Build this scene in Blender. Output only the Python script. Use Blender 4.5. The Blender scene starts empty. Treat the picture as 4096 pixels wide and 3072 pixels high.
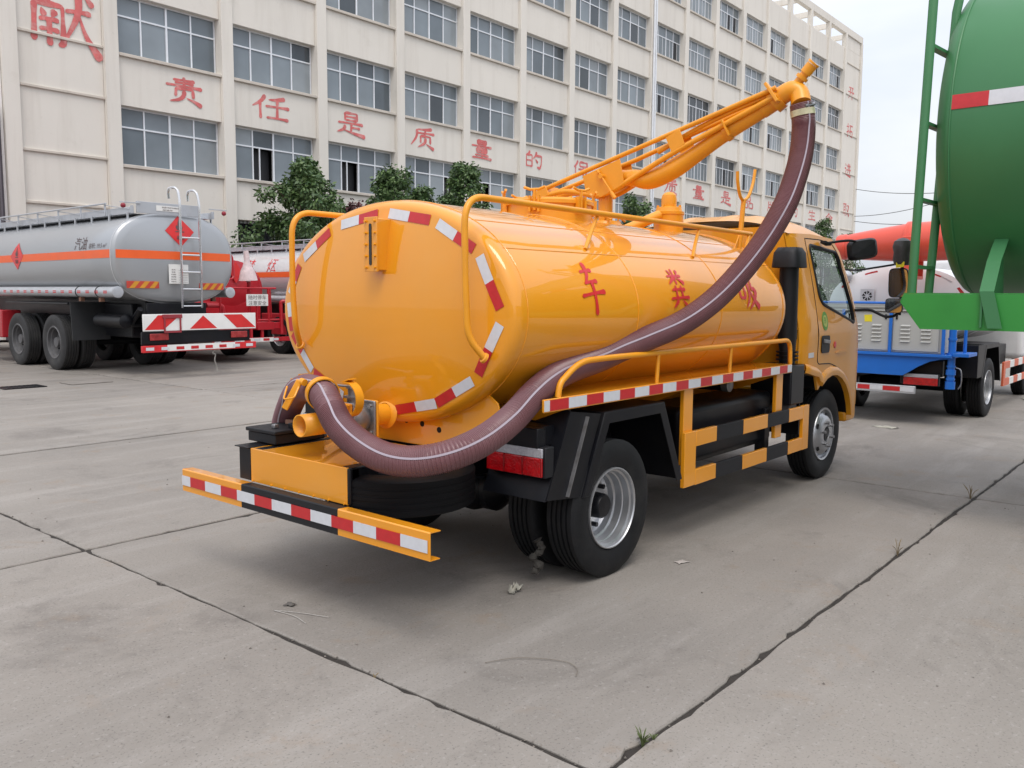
import bpy, bmesh, math, random
from mathutils import Vector as V, Matrix
R = math.radians
sc = bpy.context.scene
COL = sc.collection
random.seed(7)

# ------------------------------------------------------------------ camera
cam_d = bpy.data.cameras.new('camera')
cam_d.sensor_width = 36.0
cam_d.lens = 30.32
cam_d.clip_start = 0.05
cam_d.clip_end = 3000
cam = bpy.data.objects.new('camera', cam_d)
COL.objects.link(cam)
rt = V((0.64510389, -0.76407292, 0.00579202))
dn = V((-0.07580693, -0.07154266, -0.99455264))
fw = V((0.76032511, 0.6411507, -0.10407447))
m3 = Matrix((rt, -dn, -fw)).transposed()
cam.matrix_world = Matrix.Translation((0, 0, 1.57)) @ m3.to_4x4()
sc.camera = cam

# ------------------------------------------------------------------ sky, sun, exposure
SUN_EL, SUN_AZ = R(62), R(-136)      # azimuth measured from +X towards +Y
w = bpy.data.worlds.new('World')
sc.world = w
w.use_nodes = True
nt = w.node_tree
for n in list(nt.nodes):
    nt.nodes.remove(n)
def wn(t, **k):
    n = nt.nodes.new(t)
    for a, b in k.items():
        setattr(n, a, b)
    return n
sky = wn('ShaderNodeTexSky', sky_type='NISHITA', sun_disc=False)
sky.sun_elevation = SUN_EL
sky.sun_rotation = R(90) - SUN_AZ
sky.dust_density = 5.0
sky.air_density = 1.0
b1 = wn('ShaderNodeBackground'); b1.inputs['Strength'].default_value = 0.05
nt.links.new(sky.outputs[0], b1.inputs[0])
tc = wn('ShaderNodeTexCoord')
mp = wn('ShaderNodeMapping'); mp.inputs['Scale'].default_value = (1.0, 1.0, 3.0)
nz = wn('ShaderNodeTexNoise'); nz.inputs['Scale'].default_value = 2.2; nz.inputs['Detail'].default_value = 5
nz.inputs['Roughness'].default_value = .55
cr = wn('ShaderNodeValToRGB')
cr.color_ramp.elements[0].position = .32; cr.color_ramp.elements[0].color = (.74, .78, .88, 1)
cr.color_ramp.elements[1].position = .68; cr.color_ramp.elements[1].color = (.95, .96, .98, 1)
nt.links.new(tc.outputs['Generated'], mp.inputs[0]); nt.links.new(mp.outputs[0], nz.inputs[0])
nt.links.new(nz.outputs['Fac'], cr.inputs[0])
b2 = wn('ShaderNodeBackground'); b2.inputs["Strength"].default_value = 0.92
sx_ = wn('ShaderNodeSeparateXYZ'); nt.links.new(tc.outputs['Generated'], sx_.inputs[0])
gm = wn('ShaderNodeMapRange'); gm.inputs[1].default_value = 0; gm.inputs[2].default_value = 1; gm.inputs[3].default_value = .84; gm.inputs[4].default_value = 1.75
nt.links.new(sx_.outputs['Z'], gm.inputs[0])
sv = wn('ShaderNodeVectorMath', operation='SCALE'); nt.links.new(cr.outputs[0], sv.inputs[0]); nt.links.new(gm.outputs[0], sv.inputs['Scale'])
nt.links.new(sv.outputs[0], b2.inputs[0])
ad = wn('ShaderNodeAddShader'); wo = wn('ShaderNodeOutputWorld')
nt.links.new(b1.outputs[0], ad.inputs[0]); nt.links.new(b2.outputs[0], ad.inputs[1]); nt.links.new(ad.outputs[0], wo.inputs[0])
sun_d = bpy.data.lights.new('sun', 'SUN')
sun_d.energy = 1.25; sun_d.angle = R(25); sun_d.color = (1, .96, .9)
sun = bpy.data.objects.new('sun', sun_d); COL.objects.link(sun)
sdir = V((math.cos(SUN_EL) * math.cos(SUN_AZ), math.cos(SUN_EL) * math.sin(SUN_AZ), math.sin(SUN_EL)))
sun.rotation_euler = sdir.to_track_quat('Z', 'Y').to_euler()
sc.view_settings.view_transform = 'Standard'
sc.view_settings.look = 'None'
sc.view_settings.gamma = 1
sc.view_settings.exposure = 0.0

# ------------------------------------------------------------------ materials
MATS = {}
def M(name, col=(.5, .5, .5), rough=.5, metal=0., var=.08, vscale=6., bump=0., bscale=40., coat=0., spec=.5, rnd=0., dirt=None, dirt_amt=.0, dirt_scale=2., pos=False):
    if name in MATS:
        return MATS[name]
    m = bpy.data.materials.new(name); m.use_nodes = True
    t = m.node_tree; p = t.nodes['Principled BSDF']
    p.inputs['Roughness'].default_value = rough
    p.inputs['Metallic'].default_value = metal
    p.inputs['Coat Weight'].default_value = coat
    p.inputs['Coat Roughness'].default_value = .025
    p.inputs['Coat IOR'].default_value = 1.56
    p.inputs['Specular IOR Level'].default_value = spec
    def N(tp):
        return t.nodes.new(tp)
    L = t.links.new
    if pos:
        co = N('ShaderNodeNewGeometry').outputs['Position']
    else:
        co = N('ShaderNodeTexCoord').outputs['Object']
    n1 = N('ShaderNodeTexNoise'); n1.inputs['Scale'].default_value = vscale; n1.inputs['Detail'].default_value = 6
    L(co, n1.inputs['Vector'])
    mr = N('ShaderNodeMapRange'); mr.inputs[1].default_value = .25; mr.inputs[2].default_value = .75
    mr.inputs[3].default_value = 1 - var; mr.inputs[4].default_value = 1 + var
    L(n1.outputs['Fac'], mr.inputs[0])
    base = N('ShaderNodeRGB'); base.outputs[0].default_value = (*col, 1)
    mx = N('ShaderNodeVectorMath'); mx.operation = 'SCALE'
    L(base.outputs[0], mx.inputs[0]); 
    if rnd:
        oi = N('ShaderNodeObjectInfo'); r2 = N('ShaderNodeMapRange')
        r2.inputs[3].default_value = 1 - rnd; r2.inputs[4].default_value = 1 + rnd
        L(oi.outputs['Random'], r2.inputs[0])
        mu = N('ShaderNodeMath'); mu.operation = 'MULTIPLY'
        L(mr.outputs[0], mu.inputs[0]); L(r2.outputs[0], mu.inputs[1]); L(mu.outputs[0], mx.inputs['Scale'])
    else:
        L(mr.outputs[0], mx.inputs['Scale'])
    out = mx.outputs[0]
    if dirt:
        n2 = N('ShaderNodeTexNoise'); n2.inputs['Scale'].default_value = dirt_scale; n2.inputs['Detail'].default_value = 9
        n2.inputs['Roughness'].default_value = .65
        L(co, n2.inputs['Vector'])
        m2 = N('ShaderNodeMapRange'); m2.inputs[1].default_value = .48; m2.inputs[2].default_value = .75; m2.inputs[4].default_value = dirt_amt
        L(n2.outputs['Fac'], m2.inputs[0])
        mix = N('ShaderNodeMix'); mix.data_type = 'RGBA'
        L(m2.outputs[0], mix.inputs['Factor']); L(out, mix.inputs['A']); mix.inputs['B'].default_value = (*dirt, 1)
        out = mix.outputs['Result']
    L(out, p.inputs['Base Color'])
    rr = N('ShaderNodeMapRange'); rr.inputs[3].default_value = max(0, rough - .06); rr.inputs[4].default_value = min(1, rough + .08)
    L(n1.outputs['Fac'], rr.inputs[0]); L(rr.outputs[0], p.inputs['Roughness'])
    if bump:
        n3 = N('ShaderNodeTexNoise'); n3.inputs['Scale'].default_value = bscale; n3.inputs['Detail'].default_value = 4
        L(co, n3.inputs['Vector'])
        bp = N('ShaderNodeBump'); bp.inputs['Strength'].default_value = bump; bp.inputs['Distance'].default_value = .01
        L(n3.outputs['Fac'], bp.inputs['Height']); L(bp.outputs[0], p.inputs['Normal'])
        if coat:
            L(bp.outputs[0], p.inputs['Coat Normal'])
    MATS[name] = m
    return m

YEL = M('yellow_paint', (.78, .305, .011), .35, var=.04, vscale=2.5, bump=.03, bscale=3, coat=1., spec=.15, dirt=(.66, .34, .08), dirt_amt=.22, dirt_scale=1.6)
YELM = M('yellow_paint_satin', (.77, .315, .013), .34, var=.06, vscale=8, bump=.04, bscale=60, dirt=(.48, .2, .04), dirt_amt=.2, dirt_scale=5)
CABY = M('cab_yellow_paint', (.70, .29, .016), .34, var=.05, vscale=3, bump=.012, bscale=6, coat=.45, spec=.2, dirt=(.52, .28, .08), dirt_amt=.4, dirt_scale=2.5)
BLK = M('black_steel', (.0055, .006, .0085), .36, var=.25, vscale=5, spec=.28, dirt=(.03, .028, .026), dirt_amt=.25, dirt_scale=4)
BLKP = M('black_plastic', (.012, .0125, .015), .5, spec=.3, var=.15, vscale=12, bump=.05, bscale=200)
RUB = M('tyre_rubber', (.010, .0105, .012), .6, spec=.25, var=.25, vscale=9, bump=.08, bscale=80, dirt=(.055, .05, .045), dirt_amt=.3, dirt_scale=5)
RUBD = M('dusty_tyre_rubber', (.022, .022, .023), .7, var=.25, vscale=7, bump=.08, bscale=60, dirt=(.08, .077, .07), dirt_amt=.5, dirt_scale=3)
ALU = M('bright_rim_metal', (.50, .51, .53), .36, .85, var=.12, vscale=8, bump=.03, bscale=30, dirt=(.25, .24, .22), dirt_amt=.25, dirt_scale=6)
STL = M('weathered_steel', (.30, .30, .31), .42, .8, var=.25, vscale=14, bump=.08, bscale=60, dirt=(.13, .10, .07), dirt_amt=.5, dirt_scale=9)
RIMD = M('dull_rim', (.12, .12, .125), .6, .3, var=.3, vscale=6, dirt=(.10, .09, .08), dirt_amt=.5)
TW = M('white_tape', (.60, .61, .64), .38, var=.05, vscale=30, bump=.12, bscale=260)
TR = M('red_tape', (.50, .018, .022), .36, var=.08, vscale=30, bump=.12, bscale=260)
REDP = M('red_lettering', (.60, .025, .03), .3, var=.08, vscale=9)
CHARP = M('faded_red_wall_paint', (.60, .145, .14), .85, var=.18, vscale=3.5, dirt=(.68, .44, .41), dirt_amt=.7, dirt_scale=4)
def wallmat(name, col, streak, blot):
    m = bpy.data.materials.new(name); m.use_nodes = True
    t = m.node_tree; p = t.nodes['Principled BSDF']; L = t.links.new; N = t.nodes.new
    p.inputs['Roughness'].default_value = .9; p.inputs['Specular IOR Level'].default_value = .25
    g = N('ShaderNodeNewGeometry').outputs['Position']
    def noise(scale, vec, detail=6, rough=.6):
        n = N('ShaderNodeTexNoise'); n.inputs['Scale'].default_value = scale; n.inputs['Detail'].default_value = detail; n.inputs['Roughness'].default_value = rough
        L(vec, n.inputs['Vector']); return n.outputs['Fac']
    def mr(x, a_, b_, c_, d_):
        q = N('ShaderNodeMapRange'); q.inputs[1].default_value = a_; q.inputs[2].default_value = b_; q.inputs[3].default_value = c_; q.inputs[4].default_value = d_
        L(x, q.inputs[0]); return q.outputs[0]
    def mix(f, a_, b_):
        q = N('ShaderNodeMix'); q.data_type = 'RGBA'; L(f, q.inputs['Factor'])
        for k, v_ in (('A', a_), ('B', b_)):
            if isinstance(v_, tuple): q.inputs[k].default_value = (*v_, 1)
            else: L(v_, q.inputs[k])
        return q.outputs['Result']
    mp = N('ShaderNodeMapping'); mp.inputs['Scale'].default_value = (1.7, 1.7, .13); L(g, mp.inputs[0])
    c = mix(mr(noise(.22, g, 4), .3, .7, 0, 1), col, tuple(x * .93 for x in col))
    c = mix(mr(noise(1.0, mp.outputs[0], 7, .65), .50, .78, 0, .5), c, streak)
    c = mix(mr(noise(.9, g, 9, .7), .60, .74, 0, .42), c, blot)
    c = mix(mr(noise(5.0, g, 6, .7), .66, .76, 0, .35), c, tuple(x * .6 for x in blot))
    L(c, p.inputs['Base Color'])
    bp = N('ShaderNodeBump'); bp.inputs['Strength'].default_value = .15; bp.inputs['Distance'].default_value = .02
    L(noise(7, g, 5), bp.inputs['Height']); L(bp.outputs[0], p.inputs['Normal'])
    MATS[name] = m
    return m
WALL = wallmat('cream_wall_paint', (.725, .69, .63), (.52, .48, .42), (.56, .525, .465))
SILLM = wallmat('sill_concrete', (.60, .55, .485), (.30, .27, .23), (.36, .32, .28))
WFR = M('window_aluminium', (.74, .76, .79), .35, .3, var=.06)
TANKG = M('grey_tank_paint', (.40, .415, .43), .33, .5, var=.05, vscale=1.2, bump=.02, bscale=2, dirt=(.34, .345, .35), dirt_amt=.25, dirt_scale=1.2)
GALV = M('galvanised', (.50, .52, .55), .38, .5, var=.1, vscale=8, dirt=(.30, .29, .28), dirt_amt=.3)
CHRM = M('polished_tube', (.72, .72, .72), .16, .95, var=.05)
ORG = M('orange_band', (.80, .115, .018), .42, var=.06, vscale=4)
REDS = M('red_reflective', (.62, .025, .025), .35, var=.07, vscale=6)
WHT = M('white_paint', (.76, .76, .74), .4, var=.05, vscale=5, dirt=(.5, .47, .42), dirt_amt=.25)
REDT = M('red_truck_paint', (.42, .012, .022), .3, var=.1, vscale=4, dirt=(.25, .03, .03), dirt_amt=.3)
GRN = M('green_tank_paint', (.044, .185, .068), .44, var=.06, vscale=2.0, bump=.012, bscale=4, dirt=(.03, .14, .05), dirt_amt=.3, dirt_scale=1.5)
GRNB = M('bright_green_paint', (.035, .27, .045), .38, var=.1, vscale=4, bump=.05, bscale=25, dirt=(.03, .14, .04), dirt_amt=.4)
BLU = M('blue_truck_paint', (.010, .14, .55), .33, var=.08, vscale=4, dirt=(.02, .10, .33), dirt_amt=.3)
CABG = M('grey_cabinet_paint', (.42, .42, .40), .5, var=.05, vscale=4, dirt=(.3, .29, .27), dirt_amt=.3)
CANN = M('cannon_orange_red', (.68, .085, .05), .3, var=.06, vscale=3)
YTG = M('yellow_sticker', (.75, .62, .02), .5, var=.05)
GTG = M('green_sticker', (.10, .30, .04), .5, var=.05)
BROWN = M('rusty_bracket', (.22, .11, .07), .7, var=.3, vscale=12)
PLAS = M('clear_wrapping', (.62, .50, .50), .25, var=.2, vscale=9, bump=.5, bscale=18)
DARKIN = M('cab_interior', (.035, .035, .038), .8, var=.1)
PAPER = M('paper_litter', (.40, .385, .325), .85, var=.15, vscale=30)
WEEDM = M('weed_green', (.085, .115, .035), .7, var=.25, vscale=30)
DRYW = M('dry_stalk', (.20, .15, .08), .8, var=.2)
BARK = M('tree_bark', (.10, .075, .055), .9, var=.25, vscale=12, bump=.4, bscale=20)
TXTD = M('dark_print', (.10, .07, .07), .6, var=.1)
GLSC = M('clear_lens', (.36, .36, .39), .10, .0, var=.12, vscale=60, bump=.4, bscale=90, spec=.8)
GLSR = M('red_lens', (.38, .003, .006), .10, .0, var=.35, vscale=24, bump=.4, bscale=90, spec=.8)

def leafmat(name, c1, c2):
    m = bpy.data.materials.new(name); m.use_nodes = True
    t = m.node_tree; p = t.nodes['Principled BSDF']; p.inputs['Roughness'].default_value = .5
    g = t.nodes.new('ShaderNodeNewGeometry'); r = t.nodes.new('ShaderNodeValToRGB')
    r.color_ramp.elements[0].color = (*c1, 1); r.color_ramp.elements[1].color = (*c2, 1)
    t.links.new(g.outputs['Random Per Island'], r.inputs[0]); t.links.new(r.outputs[0], p.inputs['Base Color'])
    p.inputs['Transmission Weight'].default_value = 0
    MATS[name] = m
    return m
LEAF = leafmat('camphor_leaves', (.026, .068, .020), (.115, .185, .058))
LEAFP = leafmat('purple_leaves', (.045, .014, .018), (.13, .045, .045))

def glassmat(name, tint, spec_r=.02):
    m = bpy.data.materials.new(name); m.use_nodes = True
    t = m.node_tree; t.nodes.remove(t.nodes['Principled BSDF'])
    tr = t.nodes.new('ShaderNodeBsdfTransparent'); tr.inputs[0].default_value = (*tint, 1)
    gl = t.nodes.new('ShaderNodeBsdfGlossy'); gl.inputs['Roughness'].default_value = spec_r
    lw = t.nodes.new('ShaderNodeLayerWeight'); lw.inputs[0].default_value = .5
    pw = t.nodes.new('ShaderNodeMath'); pw.operation = 'POWER'; pw.inputs[1].default_value = 4.5; t.links.new(lw.outputs['Facing'], pw.inputs[0])
    fr = t.nodes.new('ShaderNodeMath'); fr.operation = 'MULTIPLY_ADD'; fr.inputs[1].default_value = .9; fr.inputs[2].default_value = .06; t.links.new(pw.outputs[0], fr.inputs[0])
    mx = t.nodes.new('ShaderNodeMixShader')
    t.links.new(fr.outputs[0], mx.inputs[0]); t.links.new(tr.outputs[0], mx.inputs[1]); t.links.new(gl.outputs[0], mx.inputs[2])
    t.links.new(mx.outputs[0], t.nodes['Material Output'].inputs[0])
    MATS[name] = m
    return m
GLASS = glassmat('cab_glass', (.80, .88, .86))
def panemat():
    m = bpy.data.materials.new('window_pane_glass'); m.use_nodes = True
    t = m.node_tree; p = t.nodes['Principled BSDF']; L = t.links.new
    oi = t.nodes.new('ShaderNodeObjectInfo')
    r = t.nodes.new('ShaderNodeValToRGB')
    for i, (a, c) in enumerate([(0, (.045, .055, .065)), (.16, (.13, .158, .18)), (.5, (.20, .235, .262)), (1, (.275, .305, .325))]):  # dark end of the ramp stands in for reflections in some panes
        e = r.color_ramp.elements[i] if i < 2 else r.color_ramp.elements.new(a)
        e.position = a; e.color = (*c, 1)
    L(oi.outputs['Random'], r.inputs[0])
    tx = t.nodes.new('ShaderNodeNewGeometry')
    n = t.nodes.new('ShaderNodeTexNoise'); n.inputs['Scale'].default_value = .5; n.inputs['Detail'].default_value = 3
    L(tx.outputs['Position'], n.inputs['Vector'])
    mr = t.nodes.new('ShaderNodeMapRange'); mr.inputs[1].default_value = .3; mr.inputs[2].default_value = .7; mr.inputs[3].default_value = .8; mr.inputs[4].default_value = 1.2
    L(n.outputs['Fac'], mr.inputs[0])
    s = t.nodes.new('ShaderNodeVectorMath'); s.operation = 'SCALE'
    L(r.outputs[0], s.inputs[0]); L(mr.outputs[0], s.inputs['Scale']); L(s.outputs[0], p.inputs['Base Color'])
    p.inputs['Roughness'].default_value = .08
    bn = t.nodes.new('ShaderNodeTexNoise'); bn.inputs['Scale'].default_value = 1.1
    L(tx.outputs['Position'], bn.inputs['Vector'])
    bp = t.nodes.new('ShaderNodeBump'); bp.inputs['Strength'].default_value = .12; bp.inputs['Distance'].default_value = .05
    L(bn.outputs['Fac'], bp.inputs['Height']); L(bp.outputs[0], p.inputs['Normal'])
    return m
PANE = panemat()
HOLE = M('hole_black', (.006, .006, .008), .8)
MIRR = M('mirror_glass', (.85, .86, .87), .02, 1., var=.01)

# ------------------------------------------------------------------ mesh helpers
class MB:
    def __init__(s):
        s.v = []; s.f = []
    def add(s, vs, fs):
        o = len(s.v); s.v += [tuple(p) for p in vs]; s.f += [tuple(i + o for i in f) for f in fs]
        return s
    def box(s, x0, x1, y0, y1, z0, z1):
        vs = [(x, y, z) for x in (x0, x1) for y in (y0, y1) for z in (z0, z1)]
        return s.add(vs, [(0, 1, 3, 2), (4, 6, 7, 5), (0, 4, 5, 1), (2, 3, 7, 6), (0, 2, 6, 4), (1, 5, 7, 3)])
    def bar(s, p0, p1, w, h, up=(0, 0, 1)):
        p0, p1, up = V(p0), V(p1), V(up)
        d = (p1 - p0).normalized(); sd = d.cross(up).normalized(); u = sd.cross(d)
        vs = [p + sd * a * w / 2 + u * b * h / 2 for p in (p0, p1) for a in (-1, 1) for b in (-1, 1)]
        return s.add(vs, [(0, 2, 3, 1), (4, 5, 7, 6), (0, 1, 5, 4), (2, 6, 7, 3), (0, 4, 6, 2), (1, 3, 7, 5)])
    def tube(s, pts, r, n=10, caps=True, closed=False):
        pts = [V(p) for p in pts]; k = len(pts)
        rs = r if isinstance(r, (list, tuple)) else [r] * k
        tg = []
        for i in range(k):
            a = pts[(i - 1) % k] if (i > 0 or closed) else pts[i]
            b = pts[(i + 1) % k] if (i < k - 1 or closed) else pts[i]
            tg.append((b - a).normalized())
        t0 = tg[0]; n0 = t0.cross(V((0, 0, 1)))
        if n0.length < .05: n0 = t0.cross(V((1, 0, 0)))
        n0.normalize()
        vs = []; fs = []
        for i in range(k):
            n0 = (n0 - tg[i] * n0.dot(tg[i])).normalized(); b0 = tg[i].cross(n0)
            for j in range(n):
                a = 2 * math.pi * j / n
                vs.append(pts[i] + (n0 * math.cos(a) + b0 * math.sin(a)) * rs[i])
        for i in range(k - 1 + (1 if closed else 0)):
            i2 = (i + 1) % k
            for j in range(n):
                j2 = (j + 1) % n
                fs.append((i * n + j, i * n + j2, i2 * n + j2, i2 * n + j))
        if caps and not closed:
            fs.append(tuple(range(n - 1, -1, -1))); fs.append(tuple((k - 1) * n + j for j in range(n)))
        return s.add(vs, fs)
    def cyl(s, p0, p1, r, n=16, r2=None):
        return s.tube([p0, p1], [r, r if r2 is None else r2], n)
    def lathe(s, prof, o=(0, 0, 0), ax=(0, 0, 1), n=32, closed=False):
        o, ax = V(o), V(ax).normalized()
        u = ax.cross(V((0, 0, 1)))
        if u.length < .05: u = ax.cross(V((1, 0, 0)))
        u.normalize(); w_ = ax.cross(u)
        vs = []; fs = []
        for (r, h) in prof:
            for j in range(n):
                a = 2 * math.pi * j / n
                vs.append(o + ax * h + (u * math.cos(a) + w_ * math.sin(a)) * max(r, 1e-4))
        k = len(prof)
        for i in range(k if closed else k - 1):
            i2 = (i + 1) % k
            for j in range(n):
                j2 = (j + 1) % n
                fs.append((i * n + j, i * n + j2, i2 * n + j2, i2 * n + j))
        return s.add(vs, fs)
    def prism(s, poly, d):
        """3-D polygon extruded by vector d"""
        d = V(d); k = len(poly); a = [V(p) for p in poly]; b = [p + d for p in a]
        fs = [tuple(range(k - 1, -1, -1)), tuple(range(k, 2 * k))]
        fs += [(i, (i + 1) % k, k + (i + 1) % k, k + i) for i in range(k)]
        return s.add(a + b, fs)
    def sheet(s, line, d, th=.006):
        """polyline swept along d with thickness th (normal = tangent x d)"""
        d = V(d); L = [V(p) for p in line]; k = len(L); nn = []
        for i in range(k):
            t = (L[min(i + 1, k - 1)] - L[max(i - 1, 0)]).normalized()
            nn.append(t.cross(d.normalized()).normalized() * th)
        vs = [p for p in L] + [p + d for p in L] + [p + q for p, q in zip(L, nn)] + [p + d + q for p, q in zip(L, nn)]
        fs = []
        for i in range(k - 1):
            fs += [(i, i + 1, k + i + 1, k + i), (2 * k + i, 3 * k + i, 3 * k + i + 1, 2 * k + i + 1),
                   (i, 2 * k + i, 2 * k + i + 1, i + 1), (k + i, k + i + 1, 3 * k + i + 1, 3 * k + i)]
        fs += [(0, k, 3 * k, 2 * k), (k - 1, 3 * k - 1, 4 * k - 1, 2 * k - 1)]
        return s.add(vs, fs)
    def grid(s, fn, nu, nv):
        vs = [fn(i / nu, j / nv) for i in range(nu + 1) for j in range(nv + 1)]
        q = nv + 1
        return s.add(vs, [(i * q + j, (i + 1) * q + j, (i + 1) * q + j + 1, i * q + j + 1) for i in range(nu) for j in range(nv)])
    def build(s, name, mat, parent=None, bevel=0., smooth=True, angle=35, seg=2, fix=True):
        me = bpy.data.meshes.new(name); me.from_pydata(s.v, [], s.f)
        if fix:
            bm = bmesh.new(); bm.from_mesh(me); bmesh.ops.recalc_face_normals(bm, faces=bm.faces); bm.to_mesh(me); bm.free()
        if mat: me.materials.append(mat)
        if smooth:
            me.shade_smooth(); me.set_sharp_from_angle(angle=R(angle))
        o = bpy.data.objects.new(name, me); COL.objects.link(o)
        if parent: o.parent = parent
        if bevel:
            b = o.modifiers.new('bevel', 'BEVEL'); b.width = bevel; b.segments = seg; b.limit_method = 'ANGLE'; b.angle_limit = R(35)
        return o
def B(name, mat, parent, *boxes, bevel=.004, **k):
    m = MB()
    for b in boxes: m.box(*b)
    return m.build(name, mat, parent, bevel=bevel, **k)
def T(name, mat, parent, pts, r, n=10, **k):
    return MB().tube(pts, r, n).build(name, mat, parent, **k)
def spl(pts, n=8):
    P = [V(p) for p in pts]; P = [P[0] * 2 - P[1]] + P + [P[-1] * 2 - P[-2]]; o = []
    for i in range(1, len(P) - 2):
        a, b, c, d = P[i - 1:i + 3]
        for j in range(n):
            t = j / n
            o.append(.5 * ((2 * b) + (c - a) * t + (2 * a - 5 * b + 4 * c - d) * t * t + (3 * b - a - 3 * c + d) * t ** 3))
    o.append(P[-2]); return o
def rpath(pts, rad=.06, n=6):
    P = [V(p) for p in pts]; o = [P[0]]
    for i in range(1, len(P) - 1):
        a, b, c = P[i - 1:i + 2]
        d1 = (a - b); d2 = (c - b); r = min(rad, d1.length * .49, d2.length * .49)
        s_, e_ = b + d1.normalized() * r, b + d2.normalized() * r
        for j in range(n + 1):
            t = j / n; o.append((1 - t) ** 2 * s_ + 2 * t * (1 - t) * b + t * t * e_)
    o.append(P[-1]); return o
def empty(name, loc=(0, 0, 0), rz=0, parent=None):
    o = bpy.data.objects.new(name, None); COL.objects.link(o); o.location = loc; o.rotation_euler = (0, 0, rz)
    o.empty_display_size = .2
    if parent: o.parent = parent
    return o
def tag(o, label=None, cat=None, group=None, kind=None):
    if label: o['label'] = label
    if cat: o['category'] = cat
    if group: o['group'] = group
    if kind: o['kind'] = kind
    return o
def cp(o, parent, loc=None):
    c = o.copy(); COL.objects.link(c); c.parent = parent
    if loc is not None: c.location = loc
    return c
_txt = {}
def text2d(s, bold=.012):
    """flat glyph mesh: unit-normalised verts in [-.5,.5] (by bounding box height 1) and faces"""
    key = (s, bold)
    if key in _txt: return _txt[key]
    cu = bpy.data.curves.new('glyph', 'FONT'); cu.body = s; cu.offset = bold; cu.resolution_u = 3
    ob = bpy.data.objects.new('glyph', cu); COL.objects.link(ob)
    me = bpy.data.meshes.new_from_object(ob)
    vs = [(v.co.x, v.co.y) for v in me.vertices]; fs = [tuple(p.vertices) for p in me.polygons]
    bpy.data.objects.remove(ob); bpy.data.curves.remove(cu); bpy.data.meshes.remove(me)
    x0, x1 = min(v[0] for v in vs), max(v[0] for v in vs); y0, y1 = min(v[1] for v in vs), max(v[1] for v in vs)
    vs = [((x - (x0 + x1) / 2) / (x1 - x0), (y - (y0 + y1) / 2) / (y1 - y0)) for x, y in vs]
    _txt[key] = (vs, fs)
    return _txt[key]
def lettering(name, s, mat, parent, fmap, w_, h_, bold=.012, cut=0, brush=0.):
    vs, fs = text2d(s, bold)
    bm = bmesh.new()
    bv = []
    for x, y in vs:
        X, Y = x * w_, y * h_
        if brush:
            Y += brush * h_ * (-.35 * x + .5 * math.sin(3.1 * x + 1.)) * .35
            X += brush * w_ * .12 * math.sin(5 * y)
        bv.append(bm.verts.new((X, Y, 0)))
    for f in fs:
        try: bm.faces.new([bv[i] for i in f])
        except ValueError: pass
    if cut:
        n = int(h_ / cut)
        for i in range(1, n):
            bmesh.ops.bisect_plane(bm, geom=bm.verts[:] + bm.edges[:] + bm.faces[:], plane_co=(0, -h_ / 2 + i * cut, 0), plane_no=(0, 1, 0))
    for v in bm.verts: v.co = V(fmap(v.co.x, v.co.y))
    me = bpy.data.meshes.new(name); bm.to_mesh(me); bm.free()
    me.materials.append(mat)
    o = bpy.data.objects.new(name, me); COL.objects.link(o); o.parent = parent
    return o
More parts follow.
